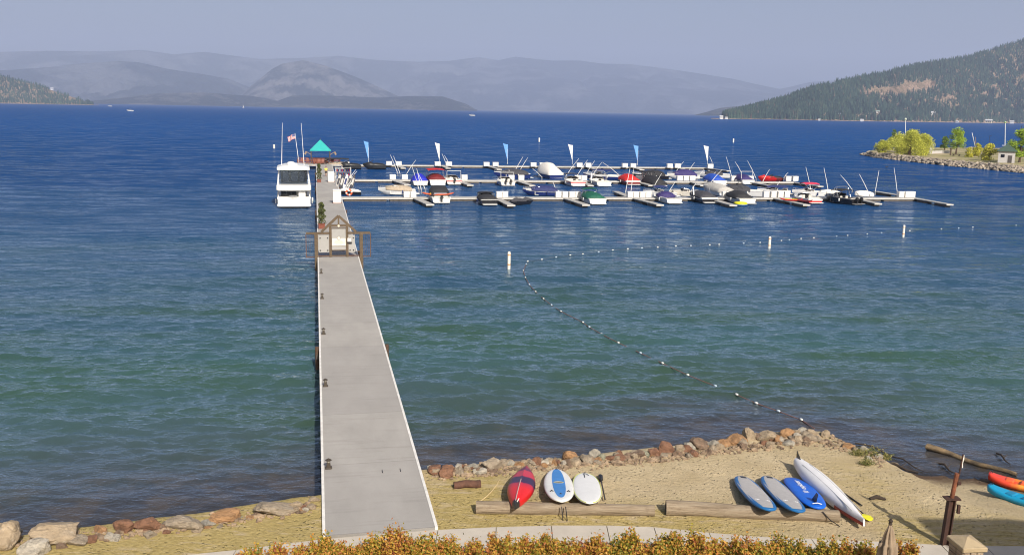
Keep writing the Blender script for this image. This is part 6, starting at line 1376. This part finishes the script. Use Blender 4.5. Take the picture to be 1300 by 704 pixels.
def tree(label, px, pyb, pyt, wpx, m, kind, seed, n=2600, name='park_tree'):
    b = pen(px, pyb); pm = PXM(b); h_ = (pyb - pyt) * pm * 1.03; r_ = wpx * pm * .56; t = thing(name, label, 'tree' if kind != 'shrub' else 'shrub', b, 0, 'trees of the park'); rs = random.Random(seed)
    ch = {'willow': .12, 'round': .22, 'shrub': .02, 'bush': .1}[kind]; blobs = []
    for i in range(22):
        a = rs.random() * 6.28; q = rs.random() ** .6; z = rs.uniform(0, 1); w_ = math.sqrt(max(.08, 1 - (2 * z - .85) ** 2 * .8)); rr = r_ * .74 * q * w_
        blobs.append((rr * math.cos(a), rr * math.sin(a), h_ * (ch + (.95 - ch) * z) - r_ * .1, r_ * rs.uniform(.30, .50)))
    k = MB(); k.tube([(0, 0, -.3), (.1, 0, h_ * .3), (.0, .1, h_ * .62)], [r_ * .07 + .1, r_ * .05 + .07, .05], 8)
    k.build('trunk', dark_wood, t)
    for bl_ in blobs[:7]: MB().tube([(.05, 0, h_ * .22), (bl_[0] * .5, bl_[1] * .5, bl_[2] * .75), bl_[:3]], [.09, .06, .02], 5).build('limb', dark_wood, t)
    Bq = np.array(blobs)
    def fp(rs_, n_):
        i = rs_.randint(0, len(Bq), n_); d = rs_.normal(0, 1, (n_, 3)); d /= np.linalg.norm(d, axis=1)[:, None]; rad = Bq[i, 3] * rs_.rand(n_) ** .4; p = Bq[i, :3] + d * rad[:, None] * np.array([1, 1, .8])
        if kind == 'willow': p[:, 2] -= rs_.rand(n_) ** 1.5 * h_ * .28 * (np.hypot(p[:, 0], p[:, 1]) / r_)
        p[:, 2] = np.clip(p[:, 2], .15 if kind in ('willow', 'shrub') else ch * h_ * .8, h_ * 1.02); return p
    leaves(int(n * 1.5), fp, .42, m, 'crown', t, seed, droop=1.0 if kind == 'willow' else .2, asp=.5); return t
tree('large drooping yellow green willow at the middle of the peninsula tip', 1154, 197, 166, 40, wil, 'willow', 1, 5200)
tree('yellow green willow left of and behind the large one', 1139, 193.5, 168.5, 26, wil, 'willow', 2, 2800)
tree('low bushy willow nearest the tip of the peninsula', 1120, 194, 178.5, 20, wil, 'bush', 3, 1900)
tree('willow with its crown touching the right side of the large one', 1171, 196.5, 170.5, 25, wil, 'willow', 4, 2900)
tree('small dark green tree top showing behind the willows', 1133, 190.5, 164.5, 9, dkg, 'round', 5, 800)
tree('bright green tree peaking above the willow clump', 1157, 191, 163, 20, grn, 'round', 12, 2000)
tree('round bright green tree on a clear trunk beside the low wall', 1213.5, 195.5, 162.8, 21, grn, 'round', 6, 2600)
tree('small round dark green tree left of the round bright green one', 1199, 190.5, 173, 12, dkg, 'round', 7, 1100)
tree('small yellow green shrub on the bank left of two larger ones', 1230, 199.5, 187.5, 10, yel, 'shrub', 8, 800, 'park_shrub')
tree('yellow green shrub between the small one and the widest one', 1240, 198.5, 182.5, 14, yel, 'bush', 9, 1300, 'park_shrub')
tree('wide yellow green shrub right beside the small hip roofed building', 1255, 203.5, 182.5, 21, yel, 'shrub', 10, 2200, 'park_shrub')
tree('large deep green tree at the right edge of the photo', 1294, 206, 164.5, 28, grn, 'round', 11, 3600)
# small hip roofed building
b = pen(1277, 206.5); pm = PXM(b); t = thing('park_building', 'small grey building with a green hip roof on the peninsula', 'building', b, R(-28)); w2 = 11 * pm; hw = 14.5 * pm
MB().box((0, 0, hw / 2), (w2 * 1.7, w2 * 1.7, hw)).build('wall', mat('grey block wall', (.50, .48, .48), .9, var=.1), t)
e = w2 * 1.02; MB().add([(-e, -e, hw), (e, -e, hw), (e, e, hw), (-e, e, hw), (-e, -e, hw + .15), (e, -e, hw + .15), (e, e, hw + .15), (-e, e, hw + .15), (0, 0, hw + 9.5 * pm)], [(3, 2, 1, 0), (0, 1, 5, 4), (1, 2, 6, 5), (2, 3, 7, 6), (3, 0, 4, 7), (4, 5, 8), (5, 6, 8), (6, 7, 8), (7, 4, 8)]).build('roof', mat('green metal roof', (.06, .10, .075), .5, var=.15), t)
MB().box((w2 * .35, -w2 * .86, 1.05), (1.0, .08, 2.1)).build('door', mat('dark door', (.08, .07, .07), .6), t); MB().box((-w2 * .4, -w2 * .86, hw * .62), (.9, .08, .8)).build('window', dark_glass, t)
def pole(label, px, pyb, pyt, m, rad, top, lean=0, name='light_pole', cat='light pole'):
    b = pen(px, pyb); tp = PD(px + lean, pyt, b) - b; t = thing(name, label, cat, b); MB().tube([(0, 0, 0), tp], [rad, rad * .7], 8).build('pole', m, t)
    if top == 'head':
        MB().lathe([(.05, -.5), (.32, -.35), (.38, 0), (.25, .25), (.05, .35)], n=10).build('lamp_head', mat('pale lamp glass', (.6, .64, .55), .3), t, smooth='all').location = tp
    if top == 'arm': MB().box((.35, 0, -.05), (.9, .25, .14)).build('lamp_arm', m, t).location = tp
    if top == 'cross':
        MB().lathe([(.05, -.4), (.3, -.3), (.34, 0), (.05, .3)], n=10).build('lamp_head', mat('green lamp glass', (.35, .5, .25), .3), t, smooth='all').location = tp
        MB().tube([(-1.3, 0, tp.z * .30), (1.3, 0, tp.z * .30)], .07, 6).build('cross_arm', m, t)
    if top == 'brace': MB().tube([(0.0, 0, 0), (tp.x * .12 - .5, 0, tp.z * .75)], .1, 6).build('brace', mat('tan timber', (1, 1, 1)), t)
pole('white lamp post rising behind the willow clump', 1149.6, 192, 151, white_tube, .13, 'head')
pole('tall white mast with a cross arm behind the hip roofed building', 1275.6, 197, 155, white_tube, .12, 'cross', .7)
pole('dark lamp post at the far right behind the deep green tree', 1297, 190, 160, black_pl, .12, 'arm')
pole('thin dark lamp post left of the hip roofed building', 1256.5, 190.5, 172.5, black_pl, .1, 'arm')
pole('leaning white mast with a timber brace on the peninsula', 1239, 190, 168.5, white_tube, .14, 'brace', -5, 'leaning_mast', 'mast')
a = pen(1177, 195.5); b = pen(1206, 194.5); t = thing('low_wall', 'low pale grey wall on the peninsula under the round tree', 'wall', a, math.atan2(b.y - a.y, b.x - a.x)); L = (b - a).length
MB().box((L / 2, 0, .45), (L, .4, .9)).build('wall', mat('pale concrete', (.48, .46, .45), .9), t); MB().box((L / 2, 0, .94), (L + .1, .5, .09)).build('coping', white_tube, t)
t = thing('picnic_table', 'brown picnic table on the grass right of the low grey wall', 'picnic table', pen(1214, 198.6)); MB().box((0, 0, .75), (2.4, .8, .08)).build('table_top', dark_wood, t)
for s in (-1, 1): MB().box((0, s * .75, .45), (2.4, .3, .06)).build('bench', dark_wood, t); MB().bar((s * .9, -.75, 0), (s * .9, .4, .72), .1).bar((s * .9, .75, 0), (s * .9, -.4, .72), .1).build('leg', dark_wood, t)
t = thing('utility_box', 'small white box standing right of the willow clump', 'box', pen(1181.5, 190.3)); MB().box((0, 0, 1.1), (1.4, 1.0, 2.2), bev=.05).build('body', white_box, t); MB().box((0, 0, 2.25), (1.6, 1.2, .1)).build('lid', white_box, t)
t = thing('wooden_post', 'short wooden post at the right end of the low grey wall', 'post', pen(1206.5, 197)); MB().box((0, 0, 1.1), (.35, .35, 2.2), bev=.03).build('shaft', dark_wood, t); MB().box((0, 0, 2.25), (.45, .45, .1)).build('cap', dark_wood, t)

# houses on the far shores
def house(px, py, wpx, label, ref_y, inland, wallc, roofc, two=False):
    a = P(px, ref_y, 0); d = Vector((a.x, a.y, 0)).normalized(); ref = a + d * inland; b = PD(px, py, ref); pm = PXM(b); w_ = wpx * pm; hh_ = w_ * (.62 if two else .42)
    t = thing('house', label, 'house', b, math.atan2(-d.x, d.y) + rnd.uniform(-.3, .3), 'houses on the far shores'); m = mat(wallc[0], wallc[1], .8, var=.05)
    MB().box((0, 0, hh_ / 2 - 4), (w_, w_ * .7, hh_ + 8)).build('wall', m, t)
    e = w_ * .56; f = w_ * .42; rh = w_ * .24; MB().add([(-e, -f, hh_), (e, -f, hh_), (e, f, hh_), (-e, f, hh_), (-e, 0, hh_ + rh), (e, 0, hh_ + rh)], [(3, 2, 1, 0), (0, 1, 5, 4), (2, 3, 4, 5), (1, 2, 5), (3, 0, 4)]).build('roof', mat(roofc[0], roofc[1], .8), t)
    for i in range(3): MB().box((w_ * (-.3 + .3 * i), -w_ * .352, hh_ * .55), (w_ * .16, .1, hh_ * .4)).build('window', dark_glass, t)
wh = ('white house wall', (.75, .74, .70)); cr = ('cream house wall', (.6, .5, .36)); gr_ = ('grey roof', (.25, .25, .26)); wr = ('pale roof', (.6, .6, .6)); br_ = ('brown roof tile', (.16, .1, .07))
for px, py, wpx, lab, iy, inl, wc, rc, tw in ((904.5, 150.2, 0, '', 0, 0, 0, 0, 0), (915.5, 150.3, 4.2, 'white house at the very tip of the forested hill shore', 151.2, 8, wh, wr, True), (922, 150.6, 3.2, 'small white house right of the one at the tip of the hill', 151.3, 10, wh, wr, False), (1045.5, 144.5, 5.5, 'white gabled house above the shore in the middle of the forested hill', 153, 170, wh, wr, True), (1062.5, 141.5, 8, 'cream house with a dark roof above the bare tan slope', 153.3, 190, cr, br_, False), (1065, 148.2, 7, 'wide tan house low on the slope near the shore', 153.3, 80, cr, wr, False), (1113.5, 143.6, 5.5, 'pale house with a greenish roof among the conifers', 154.2, 190, wh, ('greenish roof', (.3, .38, .33)), False), (1184, 147, 6.2, 'white house with a pale roof among conifers behind the park trees', 155.2, 170, wh, wr, True), (1215, 155.2, 3, 'tiny white boathouse on the shore left of the white mast', 155.8, 6, wh, wr, False), (1284.5, 156.2, 4.5, 'low white boathouse on the shore at the right edge', 156.9, 6, wh, wr, False), (1094, 153.8, 4, 'low white cabin on the shore below the tan clearing', 154.1, 6, wh, wr, False), (1040, 152.6, 2.6, 'tiny white shed on the waterline under the gabled house', 153.1, 5, wh, wr, False), (1255, 156.0, 7, 'long low pale boathouse on the far shore above the dark lamp post', 156.5, 7, cr, wr, False), (66, 113.5, 3.4, 'small white house among the trees of the far left headland', 130.2, 190, wh, wr, False)):
    if wpx: house(px, py, wpx, lab, iy, inl, wc, rc, tw)

# ------------------------------------------------------------------ person walking on the pier
def person(label, loc, rz):
    t = thing('person', label, 'person', loc, rz)
    def skin(name, verts, edges, rad, m, root=0):
        me = bpy.data.meshes.new(name); me.from_pydata(verts, edges, []); o = bpy.data.objects.new(name, me); COL.objects.link(o)
        s = o.modifiers.new('skin', 'SKIN'); s.use_smooth_shade = True; o.modifiers.new('sub', 'SUBSURF').levels = 1; o.modifiers['sub'].render_levels = 1
        for i, r in enumerate(rad): me.skin_vertices[0].data[i].radius = (r, r) if not isinstance(r, tuple) else r; me.skin_vertices[0].data[i].use_root = (i == root)
        dg = bpy.context.evaluated_depsgraph_get(); m2 = bpy.data.meshes.new_from_object(o.evaluated_get(dg)); bpy.data.objects.remove(o); m2.materials.clear(); m2.materials.append(m)
        o = bpy.data.objects.new(name, m2); COL.objects.link(o); o.parent = t; return o
    V = [(0, 0, .95), (0, 0, 1.2), (0, .01, 1.42), (0, .02, 1.52), (0, .04, 1.64), (0, .03, 1.76), (-.09, 0, .9), (-.10, .14, .5), (-.10, .10, .08), (-.10, .24, .03), (.09, 0, .9), (.10, -.06, .5), (.10, -.28, .14), (.10, -.17, .03), (-.19, 0, 1.40), (-.24, -.10, 1.12), (-.22, -.02, .88), (-.22, .02, .78), (.19, 0, 1.40), (.24, .06, 1.12), (.22, .2, .92), (.22, .25, .84)]
    E_ = [(0, 1), (1, 2), (2, 3), (3, 4), (4, 5), (0, 6), (6, 7), (7, 8), (8, 9), (0, 10), (10, 11), (11, 12), (12, 13), (2, 14), (14, 15), (15, 16), (16, 17), (2, 18), (18, 19), (19, 20), (20, 21)]
    Rr = [.13, .12, .12, .055, .09, .085, .09, .06, .04, .035, .09, .06, .04, .035, .055, .04, .032, .03, .055, .04, .032, .03]
    skin('body', V, E_, Rr, mat('skin', (.45, .26, .18), .6))
    skin('shirt', [(0, 0, .92), (0, 0, 1.2), (0, .01, 1.40), (-.20, 0, 1.40), (-.245, -.07, 1.2), (.20, 0, 1.40), (.245, .05, 1.2)], [(0, 1), (1, 2), (2, 3), (3, 4), (2, 5), (5, 6)], [(.18, .14), (.18, .14), (.17, .13), .085, .07, .085, .07], mat('bright yellow shirt', (.70, .72, .10), .8))
    skin('shorts', [(0, 0, .92), (-.10, .02, .85), (-.11, .12, .55), (.10, 0, .85), (.11, -.05, .55)], [(0, 1), (1, 2), (0, 3), (3, 4)], [(.16, .13), .12, .10, .12, .10], mat('dark shorts', (.05, .05, .045), .8))
    MB().lathe([(.03, .13), (.085, .10), (.105, .03), (.09, -.05)], n=12).build('hair', mat('brown hair', (.05, .03, .02), .8), t, smooth='all').location = (0, .01, 1.70)
    for s, y in ((-.1, .22), (.1, -.19)): MB().box((s, y - .03, .045), (.09, .26, .09), bev=.03).build('shoe', black_pl, t)
v = pier_v(410.5, 224); person('person in a bright yellow shirt and dark shorts walking on the pier', pier_pt(v, (410.5 - 410.9) * .15 + .1, ZP), PANG + math.pi)
